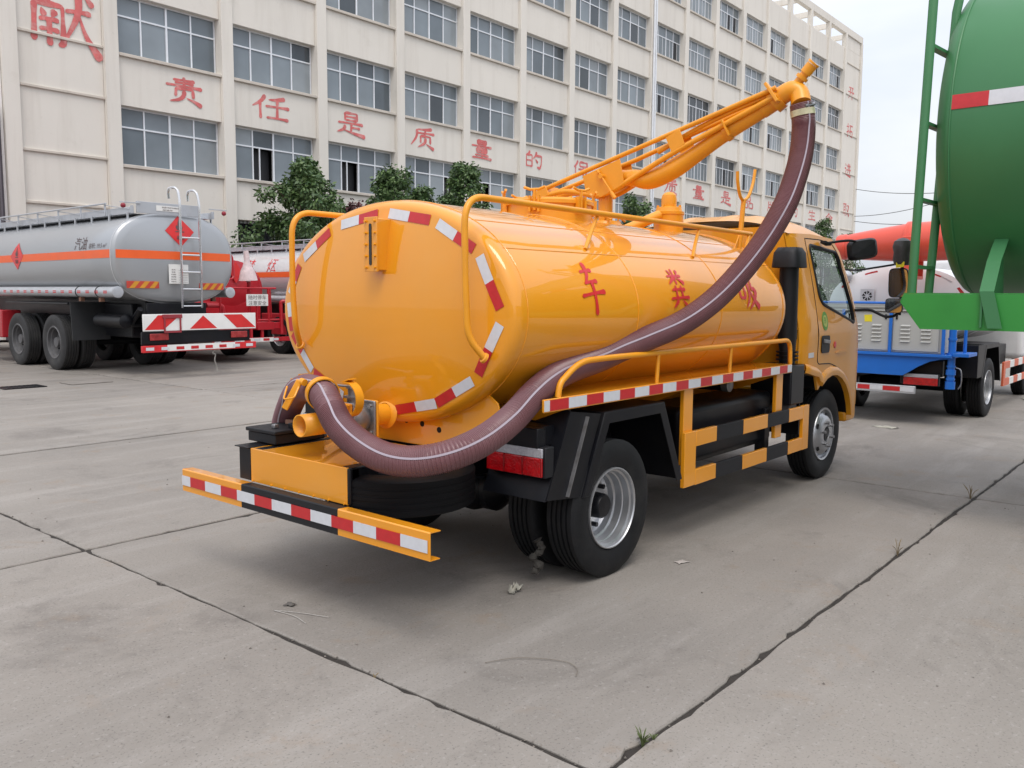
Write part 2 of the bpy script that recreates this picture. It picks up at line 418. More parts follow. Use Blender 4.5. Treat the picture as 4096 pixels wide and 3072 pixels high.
# ------------------------------------------------------------------ brush-written characters (strokes on a 100 x 100 square)
def _box(x0, y1, x1, y0): return [('v', (x0, y1), (x0, y0)), ('z', (x0, y1), (x1, y1), (x1, y0)), ('h', (x0, y0), (x1, y0))]
BR = {
 '责': [('h', (24, 87), (78, 90)), ('v', (51, 102), (51, 66)), ('h', (28, 77), (75, 79)), ('h', (6, 65), (96, 66)), ('v', (31, 57), (29, 24)), ('z', (30, 56), (72, 57), (73, 24)), ('p', (51, 50), (48, 28), (36, 12), (14, 2)), ('n', (56, 22), (76, 12), (94, -2))],
 '任': [('p', (36, 100), (24, 72), (2, 46)), ('v', (22, 68), (23, -2)), ('p', (88, 97), (64, 87), (44, 83)), ('h', (36, 54), (99, 58)), ('v', (67, 86), (66, 8)), ('h', (38, 7), (96, 8))],
 '是': [('v', (30, 98), (31, 62)), ('z', (30, 97), (72, 98), (71, 62)), ('h', (32, 80), (70, 80)), ('h', (31, 64), (71, 64)), ('h', (6, 49), (93, 52)), ('v', (52, 50), (50, 14)), ('h', (52, 32), (82, 32)), ('p', (30, 40), (24, 20), (2, 4)), ('n', (20, 20), (50, 9), (100, -3))],
 '质': [('p', (88, 100), (60, 93), (26, 90)), ('p', (26, 90), (22, 50), (0, 6)), ('h', (26, 72), (98, 76)), ('v', (60, 92), (56, 60)), ('v', (40, 60), (40, 24)), ('z', (40, 60), (80, 60), (80, 24)), ('p', (60, 52), (56, 26), (28, 0)), ('n', (62, 22), (78, 11), (95, -2))],
 '量': [('v', (30, 98), (31, 76)), ('z', (30, 98), (72, 98), (71, 76)), ('h', (32, 87), (70, 87)), ('h', (31, 77), (71, 77)), ('h', (2, 66), (98, 67)), ('v', (26, 56), (27, 32)), ('z', (26, 56), (74, 56), (73, 32)), ('h', (28, 44), (72, 44)), ('h', (27, 32), (73, 32)), ('v', (50, 57), (50, 4)), ('h', (18, 18), (82, 18)), ('h', (4, 3), (97, 3))],
 '的': [('p', (30, 100), (24, 86), (14, 77)), ('v', (10, 76), (10, 8)), ('z', (10, 76), (42, 77), (42, 10)), ('h', (12, 44), (41, 44)), ('h', (11, 11), (42, 11)), ('p', (67, 100), (60, 76), (46, 56)), ('z', (60, 78), (95, 78), (92, 28), (84, 4), (70, 12)), ('d', (60, 56), (74, 36))],
 '保': [('p', (32, 100), (20, 72), (0, 48)), ('v', (18, 68), (18, -2)), ('v', (42, 94), (43, 66)), ('z', (42, 94), (85, 94), (84, 66)), ('h', (43, 67), (84, 67)), ('h', (34, 49), (97, 50)), ('v', (63, 66), (63, -2)), ('p', (62, 48), (48, 26), (28, 10)), ('n', (64, 48), (80, 26), (100, 10))],
 '证': [('d', (14, 96), (30, 80)), ('z', (2, 64), (24, 65), (22, 12)), ('p', (21, 10), (36, 24)), ('h', (42, 90), (97, 91)), ('v', (69, 90), (69, 6)), ('h', (70, 50), (95, 50)), ('v', (48, 56), (48, 6)), ('h', (34, 5), (99, 5))],
 '品': _box(30, 97, 70, 60) + _box(6, 46, 43, 3) + _box(57, 46, 95, 3),
 '牌': [('p', (14, 96), (13, 50), (0, 2)), ('v', (36, 98), (36, 68)), ('h', (14, 66), (47, 66)), ('z', (14, 42), (40, 42), (40, 2))] + _box(54, 92, 93, 56) + [('h', (55, 74), (92, 74)), ('v', (73, 100), (72, 58)), ('h', (48, 34), (99, 34)), ('v', (74, 56), (74, -2)), ('p', (62, 56), (52, 38))],
 '生': [('p', (26, 94), (18, 74), (4, 56)), ('h', (20, 71), (92, 73)), ('h', (20, 39), (86, 41)), ('v', (52, 100), (52, 6)), ('h', (2, 4), (98, 5))],
 '命': [('p', (50, 102), (30, 76), (0, 56)), ('n', (50, 100), (70, 76), (101, 58)), ('h', (34, 63), (66, 63))] + _box(16, 47, 44, 16) + [('z', (59, 47), (89, 47), (88, 20), (79, 15)), ('v', (60, 50), (60, -3))],
 '开': [('h', (16, 86), (85, 88)), ('h', (2, 51), (98, 54)), ('p', (36, 86), (34, 40), (8, 0)), ('v', (66, 86), (66, -3))],
 '拓': [('h', (2, 73), (40, 75)), ('v', (24, 100), (24, 6), (12, 12)), ('p', (40, 46), (2, 28)), ('h', (46, 86), (99, 88)), ('p', (67, 86), (58, 52), (40, 24))] + _box(63, 47, 95, 5),
 '进': [('d', (10, 94), (24, 78)), ('z', (2, 57), (24, 58), (20, 18)), ('n', (0, 14), (30, 8), (100, -1)), ('h', (38, 77), (95, 79)), ('h', (32, 47), (99, 49)), ('p', (56, 98), (56, 40), (38, 16)), ('v', (80, 98), (80, 14))],
 '取': [('v', (16, 92), (16, 20)), ('v', (40, 92), (40, 0)), ('h', (2, 91), (54, 93)), ('h', (17, 68), (40, 68)), ('h', (17, 46), (40, 46)), ('h', (0, 17), (50, 26)), ('p', (92, 82), (82, 44), (52, 2)), ('h', (54, 80), (93, 82)), ('n', (57, 66), (74, 34), (100, 0))],
 '献': [('h', (2, 83), (54, 86)), ('v', (27, 102), (27, 68)), ('v', (7, 66), (5, 6)), ('z', (6, 66), (49, 66), (49, 8), (41, 5)), ('d', (17, 58), (22, 46)), ('p', (38, 58), (32, 46)), ('h', (13, 41), (43, 42)), ('h', (13, 26), (43, 26)), ('v', (28, 44), (28, 2)), ('h', (53, 61), (93, 64)), ('p', (73, 102), (72, 60), (48, 8)), ('n', (74, 58), (84, 28), (106, -6)), ('d', (84, 92), (96, 76))],
 '车': [('h', (16, 82), (72, 87)), ('p', (46, 106), (44, 78), (24, 56)), ('h', (20, 57), (80, 62)), ('h', (-4, 30), (104, 40)), ('v', (52, 62), (54, 30), (56, -8))],
 '粪': [('v', (50, 102), (50, 57)), ('h', (12, 79), (88, 81)), ('d', (26, 98), (38, 85)), ('p', (78, 98), (66, 85)), ('p', (46, 78), (10, 58)), ('n', (54, 78), (92, 60)), ('h', (14, 43), (86, 45)), ('v', (36, 55), (35, 22)), ('v', (64, 55), (65, 22)), ('h', (0, 21), (100, 24)), ('p', (38, 18), (10, -2)), ('d', (60, 18), (90, -2))],
 '吸': _box(4, 78, 30, 30) + [('p', (56, 88), (52, 40), (32, 0)), ('z', (40, 88), (78, 90), (70, 58), (90, 58)), ('p', (90, 58), (78, 28), (48, -4)), ('n', (56, 58), (72, 28), (102, 0))],
}
def brush_char(ch, mat, parent, fmap, w_, h_, bw=.085, step=.02, dz=.0004, name='painted_character', seed=0):
    """fmap(a, b, lift) maps glyph metres to 3-D; every stroke lies dz above the one before"""
    rnd = random.Random(ord(ch) + seed); m = MB(); W = bw * (w_ * h_) ** .5
    for i, st in enumerate(BR[ch]):
        k = st[0]; P = [V(((x - 50) / 100 * w_, (y - 50) / 100 * h_, 0)) for x, y in st[1:]]
        L = rpath(P, .04 * h_, 3) if k == 'z' else (spl(P, 8) if len(P) > 2 else [P[0].lerp(P[1], t / 8) for t in range(9)])
        tot = sum((b - a).length for a, b in zip(L, L[1:])); n = max(8, int(tot / step)); q = []
        acc = 0; j = 0; cum = [0]
        for a, b in zip(L, L[1:]): cum.append(cum[-1] + (b - a).length)
        for t in range(n + 1):
            d = tot * t / n
            while j < len(L) - 2 and cum[j + 1] < d: j += 1
            u = (d - cum[j]) / max(1e-9, cum[j + 1] - cum[j]); q.append(L[j].lerp(L[j + 1], min(1, u)))
        vs = []
        for t, p in enumerate(q):
            s = t / n
            if k == 'h': w = .62 + .25 * (1 - s) ** 6 + .75 * s ** 5; p = p + V((0, (math.sin(s * 3.1) * .012 - .0) * h_, 0))
            elif k == 'v': w = 1.15 - .35 * math.sin(s * 3.14) + .1 * s
            elif k == 'p': w = 1.2 * (1 - s) ** .7 + .28
            elif k == 'n': w = .35 + 1.35 * s ** 1.3
            elif k == 'd': w = .45 + .95 * s
            else: w = .85 + .25 * math.sin(s * 9)
            e = min(1, (s * tot + W * .12) / (W * .45), ((1 - s) * tot + W * .08) / (W * .55)); w *= max(.22, e) ** .6
            tg = (q[min(t + 1, n)] - q[max(t - 1, 0)]).normalized(); nn = V((-tg.y, tg.x, 0)) * W * .5 * w * rnd.uniform(.96, 1.05)
            for sgn in (-1, 1):
                c = p + nn * sgn; vs.append(fmap(c.x, c.y, i * dz))
        m.add(vs, [(t * 2, t * 2 + 1, t * 2 + 3, t * 2 + 2) for t in range(n)])
    return m.build(name, mat, parent, smooth=False, fix=False)
# ================================================================== ground
def concrete(name='concrete'):
    m = bpy.data.materials.new(name); m.use_nodes = True
    t = m.node_tree; p = t.nodes['Principled BSDF']; L = t.links.new; N = t.nodes.new
    g = N('ShaderNodeNewGeometry').outputs['Position']
    def noise(scale, detail=6, rough=.6, vec=None, dist=0.):
        n = N('ShaderNodeTexNoise'); n.inputs['Scale'].default_value = scale; n.inputs['Detail'].default_value = detail
        n.inputs['Roughness'].default_value = rough; n.inputs['Distortion'].default_value = dist
        L(vec or g, n.inputs['Vector']); return n.outputs['Fac']
    def mr(x, a, b, c, d):
        q = N('ShaderNodeMapRange'); q.inputs[1].default_value = a; q.inputs[2].default_value = b; q.inputs[3].default_value = c; q.inputs[4].default_value = d
        L(x, q.inputs[0]); return q.outputs[0]
    def mix(f, a, b):
        q = N('ShaderNodeMix'); q.data_type = 'RGBA'
        L(f, q.inputs['Factor'])
        for k, v_ in (('A', a), ('B', b)):
            if isinstance(v_, tuple): q.inputs[k].default_value = (*v_, 1)
            else: L(v_, q.inputs[k])
        return q.outputs['Result']
    # broad tone, oily patches, sandy stains, speckle, brushed streaks
    c = mix(mr(noise(.35, 5), .3, .7, 0, 1), (.280, .255, .227), (.198, .182, .164))
    mpn = N('ShaderNodeMapping'); mpn.inputs['Scale'].default_value = (.35, 2.6, 1); mpn.inputs['Rotation'].default_value = (0, 0, R(-38))
    L(g, mpn.inputs[0])
    c = mix(mr(noise(1.2, 6, .65, mpn.outputs[0]), .50, .70, 0, .5), c, (.325, .303, .28))
    c = mix(mr(noise(.8, 7, .7, None, .6), .55, .70, 0, .62), c, (.120, .108, .097))
    c = mix(mr(noise(1.9, 8, .7, None, .4), .58, .72, 0, .55), c, (.24, .178, .125))
    c = mix(mr(noise(7, 8, .75), .58, .72, 0, .42), c, (.118, .108, .099))
    c = mix(mr(noise(38, 4, .6), .58, .70, 0, .5), c, (.33, .312, .29))
    c = mix(mr(noise(90, 3, .6), .57, .70, 0, .6), c, (.085, .077, .069))
    oi = N('ShaderNodeObjectInfo'); s = N('ShaderNodeVectorMath'); s.operation = 'SCALE'
    L(c, s.inputs[0]); L(mr(oi.outputs['Random'], 0, 1, .90, 1.10), s.inputs['Scale'])
    L(s.outputs[0], p.inputs['Base Color'])
    L(mr(noise(2.2, 6), .3, .7, .62, .88), p.inputs['Roughness'])
    p.inputs['Specular IOR Level'].default_value = .35
    bp = N('ShaderNodeBump'); bp.inputs['Strength'].default_value = .35; bp.inputs['Distance'].default_value = .006
    L(noise(55, 6, .7), bp.inputs['Height']); L(bp.outputs[0], p.inputs['Normal'])
    return m
CONC = concrete()
DIRT = M('joint_dirt', (.030, .025, .021), .95, var=.35, vscale=22, bump=.5, bscale=60, pos=True)
gr = MB().add([(-400, -400, -.07), (900, -400, -.07), (900, 900, -.07), (-400, 900, -.07)], [(0, 1, 2, 3)]).build('ground', CONC, smooth=False)
tag(gr, kind='structure')
MB().add([(-12.98, -13.5, -.011), (48.6, -13.5, -.011), (48.6, 27.9, -.011), (-12.98, 27.9, -.011)], [(0, 1, 2, 3)]).build('joint_filling', DIRT, gr, smooth=False)
GAP = {2.25: .010, 7.38: .013, 1.5: .012, 5.29: .017, 9.0: .026, 12.75: .02}
def slab(x0, x1, y0, y1, rs, near):
    """concrete slab with chipped, slightly wandering edges"""
    x0, x1, y0, y1 = x0 + GAP.get(x0, .011), x1 - GAP.get(x1, .011), y0 + GAP.get(y0, .014), y1 - GAP.get(y1, .014)
    step = .06 if near else .5
    rnd = random.Random(rs)
    pts = []
    def edge(ax, ay, bx, by, nx, ny):
        n = max(2, int(math.hypot(bx - ax, by - ay) / step)); wv = 0
        for i in range(n):
            t = i / n; wv = wv * .8 + rnd.uniform(-.0045, .0045)
            chip = rnd.random() < .05
            q = wv + (rnd.uniform(.008, .022) if chip else 0)
            if i == 0: q = .01
            pts.append((ax + (bx - ax) * t + nx * q, ay + (by - ay) * t + ny * q))
    edge(x0, y0, x1, y0, 0, 1); edge(x1, y0, x1, y1, -1, 0); edge(x1, y1, x0, y1, 0, -1); edge(x0, y1, x0, y0, 1, 0)
    k = len(pts); mx, my = (x0 + x1) / 2, (y0 + y1) / 2
    dz = rnd.uniform(-.003, .002)
    inn = []
    for x, y in pts:
        d = math.hypot(x - mx, y - my); inn.append((x - (x - mx) / d * .008, y - (y - my) / d * .008))
    vs = [(x, y, dz) for x, y in inn] + [(x, y, dz - .006) for x, y in pts] + [(x, y, -.05) for x, y in pts]
    fs = [tuple(range(k))]
    for a in (0, k):
        fs += [(a + k + i, a + k + (i + 1) % k, a + (i + 1) % k, a + i) for i in range(k)]
    o = MB().add(vs, fs).build('slab', CONC, gr, smooth=False, fix=False)
    return o
XJ = [-13.1, -7.98, -2.86, 2.25, 7.38, 12.5, 17.6, 22.75, 27.9, 33.0, 38.1, 43.3, 48.4]
YJ = [-13.5, -9.75, -6.0, -2.25, 1.5, 5.29, 9.0, 12.75, 16.5, 20.25, 24.0, 27.8]
for i in range(len(XJ) - 1):
    for j in range(len(YJ) - 1):
        near = -3 < XJ[i] < 13 and -3 < YJ[j] < 13
        slab(XJ[i], XJ[i + 1], YJ[j], YJ[j + 1], i * 31 + j, near)

# drain grate and cover patch
g_ = empty('drain_grate', (5.55, 15.2, 0)); tag(g_, 'dark steel slotted drain grate set in the concrete left of the grey tanker', 'drain')
B('grate_frame', BLK, g_, (-.32, .32, -.22, -.19, .001, .012), (-.32, .32, .19, .22, .001, .012), (-.32, -.29, -.19, .19, .001, .012), (.29, .32, -.19, .19, .001, .012), bevel=0)
for i in range(9):
    B('grate_bar', BLK, g_, (-.27 + i * .064, -.24 + i * .064, -.19, .19, .001, .009), bevel=0)
MB().box(-.29, .29, -.19, .19, .0005, .0025).build('grate_pit', M('pit_black', (.008, .008, .008), .9), g_)
pc = B('drain_cover', M('cover_concrete', (.21, .19, .17), .85, var=.2, vscale=4, bump=.3, bscale=40), None, (6.25, 6.95, 14.95, 15.45, -.001, .014), bevel=.006)
tag(pc, 'darker square cover slab in the concrete beside the drain grate', 'cover')

# ================================================================== factory building
DL = R(.5)
bd = empty('factory_building', (-math.sin(DL) * 30, math.cos(DL) * 30, 0), DL)
tag(bd, 'long cream five storey factory building with red wall lettering and rows of windows', 'building')
RK = [14.95 + 4.47 * k for k in range(18)]       # right edge of each pilaster
SILL = [6.0 + 3.78 * i for i in range(5)]
PW = .5; WH = 2.02
ROOF = 25.3; TOP = 27.15
WY = .16            # wall face behind the pilaster face (local y, camera side is -y)
FY = .42            # window plane
def bB(name, mat, *b, bevel=.015, parent=bd): return B(name, mat, parent, *b, bevel=bevel)
core = B('inner_wall', M('room_dark', (.05, .052, .055), .9), bd, (11.2, RK[17], 1.4, 13.0, 0, ROOF - .4), bevel=0)
for k in range(18):
    bB('pilaster', WALL, (RK[k] - PW, RK[k] - .004, 0, .9, 0, ROOF + (-.1 if k >= 9 else .3)))
    if k >= 9: bB('roof_post', WALL, (RK[k] - PW + .04, RK[k] - .05, .01, .38, ROOF - .1, TOP - .66))
bB('pilaster', WALL, (11.2, 11.7, 0, .9, 0, ROOF + .3))
for k in range(-1, 17):
    x0 = (RK[k] if k >= 0 else 11.7) + .001; x1 = RK[k + 1] - PW - .001 if k >= 0 else 14.45 - .001
    blank = k in (-1, 16)
    if blank:
        zz = [0, 4.46, 6.12, 8.15, 9.84, 13.6, 17.35, 21.1, 24.0, ROOF]
        for i in range(len(zz) - 1):
            bB('wall_panel', WALL, (x0, x1, WY + .001 * (i % 2), .9, zz[i] + .003, zz[i + 1] - .003), bevel=.02)
            if i < len(zz) - 2: bB('ledge', SILLM, (x0, x1, WY - .07, WY + .02, zz[i + 1] - .06, zz[i + 1] + .03))
        continue
    lo = 0
    if k >= 1:   # barred ground-floor window
        bB('wall_panel', WALL, (x0, x1, WY, .9, 0, 2.3))
        gw = B('barred_window', WFR, bd, (x0 + .02, x1 - .02, FY + .1, FY + .16, 2.3, 2.38), (x0 + .02, x1 - .02, FY + .1, FY + .16, 4.3, 4.38), (x0 + .02, x0 + .08, FY + .1, FY + .16, 2.37, 4.31), (x1 - .08, x1 - .02, FY + .1, FY + .16, 2.37, 4.31), ((x0 + x1) / 2, (x0 + x1) / 2 + .06, FY + .1, FY + .16, 2.37, 4.31), bevel=0)
        MB().box(x0, x1, FY + .2, FY + .22, 2.3, 4.4).build('pane', M('dark_pane', (.014, .016, .02), .1), gw)
        if k <= 2:
            for i in range(22):
                xx = x0 + .1 + i * .178
                B('window_bar', BLK, gw, (xx, xx + .025, FY - .05, FY - .03, 2.3, 4.4), bevel=0)
            B('window_bar', BLK, gw, (x0, x1, FY - .03, FY - .015, 3.35, 3.39), bevel=0)
        lo = 4.4
    for r in range(6):
        z1 = SILL[r] if r < 5 else ROOF
        z0 = lo if r == 0 else SILL[r - 1] + WH
        bB('wall_panel', WALL, (x0, x1, WY, .9, z0, z1 - .11 if r < 5 else (z1 - .15 if k >= 9 else z1)))
    for r in range(5):
        z = SILL[r]
        ww = x1 - x0
        vis = (r <= 4 - max(0, 3 - k // 3)) or k >= 6
        fx0, fx1 = x0 + .02, x1 - .02
        m = MB()
        bw = .055
        m.box(fx0, fx1, FY, FY + .07, z, z + bw).box(fx0, fx1, FY, FY + .07, z + WH - bw, z + WH)
        m.box(fx0, fx1, FY - .006, FY + .07, z + 1.30, z + 1.30 + bw)
        for i in range(5):
            xx = fx0 + (fx1 - fx0 - bw) * i / 4
            dd = .012 if i == 2 else .003
            m.box(xx - (.01 if i == 2 else 0), xx + bw + (.01 if i == 2 else 0), FY - dd, FY + .068, z + .002, z + WH - .002)
        win = m.build('window', WFR, bd, smooth=False)
        B('sill', SILLM, win, (x0, x1, WY - .11, FY + .09, z - .11, z - .002), bevel=.012)
        pw = (fx1 - fx0 - bw) / 4
        rr = random.Random(k * 7 + r)
        if k <= 7:
            openp = rr.choice([0, 1, 2, 3]) if (rr.random() < .35 and r in (0, 4)) or (k, r) in ((2, 0), (3, 0), (4, 0)) else -1
            for i in range(4):
                for up in (0, 1):
                    if i == openp and not up:
                        B('open_pane', M('dark_opening', (.012, .013, .016), .6), win, (fx0 + bw + i * pw, fx0 + i * pw + pw, FY + .30, FY + .31, z + bw, z + 1.30), bevel=0)
                        B('sash', WFR, win, (fx0 + bw + i * pw + .25, fx0 + bw + i * pw + .30, FY - .02, FY + .02, z + bw, z + 1.30), bevel=0)
                        continue
                    a, b = (z + 1.30 + bw, z + WH - bw) if up else (z + bw, z + 1.30)
                    yy = FY + .03 + rr.uniform(0, .012)
                    tl = rr.uniform(-.006, .006)
                    xx0, xx1 = fx0 + bw + i * pw, fx0 + i * pw + pw
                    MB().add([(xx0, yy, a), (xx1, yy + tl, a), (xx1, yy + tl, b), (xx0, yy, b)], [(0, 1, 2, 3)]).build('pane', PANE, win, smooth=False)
            # random span across the window
            if rr.random() < .7:
                a = rr.uniform(.1, .5) * ww; b = a + rr.uniform(.5, 1.0)
        else:
            m = MB()
            for i in range(4):
                for a, b in ((z + bw, z + 1.30), (z + 1.30 + bw, z + WH - bw)):
                    xx0, xx1 = fx0 + bw + i * pw, fx0 + i * pw + pw
                    m.add([(xx0, FY + .03, a), (xx1, FY + .03, a), (xx1, FY + .03, b), (xx0, FY + .03, b)], [(0, 1, 2, 3)])
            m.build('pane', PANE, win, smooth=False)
            for i in range(4):
                if rr.random() < .22:
                    xx0 = fx0 + bw + i * pw
                    B('open_pane', MATS['dark_opening'], win, (xx0 + .1, xx0 + pw * .55, FY + .01, FY + .02, z + bw, z + 1.28), bevel=0)
            for i in range(4):
                xx = fx0 + bw + (i + .5) * pw
                B('sash', WFR, win, (xx, xx + .035, FY + .002, FY + .026, z + bw, z + 1.30), bevel=0)
# roof and pergola at the far end
bB('roof_slab', WALL, (11.2, RK[17], .2, 13, ROOF - .39, ROOF - .05))
bB('roof_beam', WALL, (RK[9], RK[17] - .1, .03, .45, TOP - .65, TOP - .02))
bB('roof_beam', WALL, (RK[9], RK[17] - .1, 3.0, 3.4, TOP - .65, TOP - .02))
for k in range(9, 17):
    bB('roof_beam', WALL, (RK[k + 1] - 2.6, RK[k + 1] - 2.3, .46, 2.99, TOP - .5, TOP - .03))
    bB('roof_post', WALL, (RK[k + 1] - .45, RK[k + 1] - .05, 3.0, 3.4, ROOF, TOP - .66))
bB('parapet', WALL, (RK[16] + .01, RK[17] - .52, WY, .6, ROOF, TOP - .66))
bB('parapet', WALL, (11.7, RK[9] - .51, WY + .05, .5, ROOF + .01, ROOF + 1.1))
# rain pipes on one pilaster
for dx in (-.36, -.12):
    T('drain_pipe', WFR, bd, [(RK[8] + dx + .02, -.08, 0), (RK[8] + dx + .02, -.08, ROOF)], .07, 10)
T('drain_pipe', M('dark_pipe', (.055, .045, .055), .5), bd, [(10.95, -.06, 0), (10.95, -.06, 7.3), (10.75, .3, 7.6)], .085, 10)
bB('wing_wall', M('white_wall_paint', (.78, .76, .73), .9, var=.05, vscale=.4, dirt=(.5, .47, .43), dirt_amt=.3, pos=True), (2.0, 11.19, .10, 12.5, 0, ROOF))
def wallchar(ch, s, z, w_, h_, y=WY - .006):
    brush_char(ch, CHARP, bd, lambda a, b, l: (s + a, y - l * 6, z + b), w_, h_, bw=.10 if ch != '献' else .092, step=.06)
wallchar('献', 13.2, 10.5, 2.1, 2.05, WY - .009)
for ch, s in zip('责任是质量的', (17.4, 21.15, 25.25, 29.65, 33.85, 38.15)): wallchar(ch, s, 8.92, 1.6 if ch != '任' else 1.8, .92)
wallchar('保', 42.7, 8.92, 1.75, .92); wallchar('证', 47.2, 8.92, 1.7, .92)
for ch, s in zip('质量是品牌的生命', (53.6, 57.6, 62.0, 66.0, 70.6, 75.3, 79.6, 84.0)): wallchar(ch, s - .2, 8.92, 1.8, .92)
for ch, z in zip('开拓进取', (21.5 + .9, 17.9 + .9, 14.1 + .9, 10.2 + .9)): wallchar(ch, 88.4, z - 1.0, 1.75, 1.25)

# ================================================================== trees
def tree(name, label, x, y, h, w_, seed, mat=None, nleaf=5200, z0=.9, cone=.75):
    rnd = random.Random(seed)
    t = empty(name, (x, y, 0)); tag(t, label, 'tree', 'trees in front of the factory')
    m = MB()
    m.tube(spl([(0, 0, 0), (.06, .03, h * .3), (-.04, .05, h * .6), (0, 0, h * .93)], 5), [.11 - .09 * i / 15 for i in range(16)], 8)
    limbs = []
    for i in range(9):
        a = rnd.uniform(0, 6.28); zz = h * rnd.uniform(.25, .75); L = w_ * .5 * (1.05 - (zz / h) * .7)
        e = (math.cos(a) * L, math.sin(a) * L, zz + L * rnd.uniform(.3, .8)); limbs.append(e)
        m.tube([(0, 0, zz), (e[0] * .5, e[1] * .5, zz + (e[2] - zz) * .4), e], [.045, .03, .012], 5)
    m.build('trunk', BARK, t)
    cl = []
    nc = 110
    for i in range(nc):
        u = (i + rnd.random()) / nc
        u = u ** 1.15
        zz = z0 + (h - z0) * u
        prof = min(1, .62 + u * 2.2) * (1 - u ** 1.5 * cone) * (1 + .16 * math.sin(u * 17 + seed))
        a = rnd.uniform(0, 6.28)
        rr = w_ * .5 * prof * rnd.uniform(.15, 1.0) ** .6 * (1 + .18 * math.sin(a * 3 + seed))
        cl.append((math.cos(a) * rr, math.sin(a) * rr, zz - .10, rnd.uniform(.24, .42) * (w_ / 3.) ** .6 * (1.08 - .5 * u)))
    vs = []; fs = []
    for i in range(int(nleaf * 1.5)):
        cx_, cy_, cz_, cr_ = rnd.choice(cl)
        d = V((rnd.gauss(0, 1), rnd.gauss(0, 1), rnd.gauss(0, .8)))
        d = d.normalized() * (rnd.random() ** .40)
        p = V((cx_, cy_, cz_)) + d * cr_ * 1.2
        s = rnd.uniform(.055, .105)
        ax = (V((rnd.uniform(-1, 1), rnd.uniform(-1, 1), rnd.uniform(-1.1, .1))) + d * .6).normalized()
        sd = ax.cross(V((rnd.uniform(-1, 1), rnd.uniform(-1, 1), rnd.uniform(-1, 1)))).normalized()
        o = len(vs)
        vs += [p, p + ax * s + sd * s * .5, p + ax * s * 2.1, p + ax * s - sd * s * .5]
        fs.append((o, o + 1, o + 2, o + 3))
    MB().add(vs, fs).build('crown', mat or LEAF, t, smooth=False, fix=False)
tree('camphor_tree', 'tall bushy green tree directly above the silver tanker at left', 18.3, 25.0, 6.1, 4.6, 1, nleaf=13000)
tree('camphor_tree', 'pointed green tree above the yellow tank, left of the tallest of the pair', 23.0, 25.5, 6.35, 3.6, 2, nleaf=9000)
tree('camphor_tree', 'tallest pointed green tree rising behind the yellow tank', 27.0, 25.5, 7.05, 3.7, 3, nleaf=10000)
tree('camphor_tree', 'low green tree filling the gap behind the yellow tank', 25.2, 26.2, 5.9, 3.4, 4, nleaf=7000)
tree('camphor_tree', 'green tree seen just right of the boom post', 41.4, 26, 7.0, 3.6, 5, nleaf=8000)
tree('camphor_tree', 'small green tree behind the fork above the cab', 54.5, 26.5, 6.5, 3.4, 6, nleaf=4500)
tree('camphor_tree', 'green tree showing above the cab roof at the end of the factory', 70.4, 26.5, 7.8, 3.6, 8, nleaf=5500)
tree('camphor_tree', 'low green tree above the cab roof next to the taller one', 66.4, 27, 6.9, 3.0, 9, nleaf=4000)
tree('camphor_tree', 'small green tree beyond the cab roof beside the corner of the factory', 76.5, 26.5, 6.9, 3.2, 12, nleaf=3500)
tree('purple_leaf_tree', 'small dark purple leaved tree beside the bushy tree at left', 20.9, 25.2, 4.9, 1.9, 10, LEAFP, 2600)
tree('purple_leaf_tree', 'dark purple leaved tree behind the hose above the cab', 58.6, 26.5, 7.0, 2.0, 11, LEAFP, 2200)

# ================================================================== far things
fb = empty('distant_building', (118, 24, 0)); tag(fb, 'far low beige building peeping above the orange cannon', 'building')
B('wall', WALL, fb, (0, 14, -26, 2.2, 0, 9.4)); B('roof', SILLM, fb, (-.6, 14.5, -26.6, 2.9, 9.4, 9.9))
for i in range(5):
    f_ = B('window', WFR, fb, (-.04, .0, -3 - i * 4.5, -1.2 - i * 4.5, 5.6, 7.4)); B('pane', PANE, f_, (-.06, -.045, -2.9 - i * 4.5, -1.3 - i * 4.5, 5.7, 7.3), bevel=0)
up_ = empty('utility_pole', (70, 14.2, 0)); tag(up_, 'concrete utility pole carrying overhead cables behind the green tank', 'pole')
MB().tube([(0, 0, 0), (0, 0, 11)], [.17, .11], 12).build('pole', SILLM, up_); B('cross_arm', STL, up_, (-.06, .06, -1, 1, 9.2, 9.32)); B('cross_arm', STL, up_, (-.06, .06, -1, 1, 7.2, 7.32))
CB = M('cable_black', (.03, .03, .035), .6)
bend_ = V((90.5, 31.2, 0))
for i, (za, zb, dy, lab) in enumerate([(12.3, 9.4, -.7, 'uppermost overhead cable right of the factory corner'), (9.6, 9.4, .7, 'second overhead cable below the uppermost one right of the factory corner'), (9.1, 7.4, -.6, 'third overhead cable below the second right of the factory corner'), (6.7, 7.4, .6, 'lowest overhead cable right of the factory corner')]):
    a = V((90.3, 30.8, za)); b = V((70, 14.2 + dy, zb)); q = []
    for j in range(13):
        t = j / 12; p = a.lerp(b, t); p.z -= .5 * 4 * t * (1 - t); q.append(p)
    c_ = T('overhead_cable', CB, None, q, .028, 5); tag(c_, lab, 'cable', 'overhead cables')

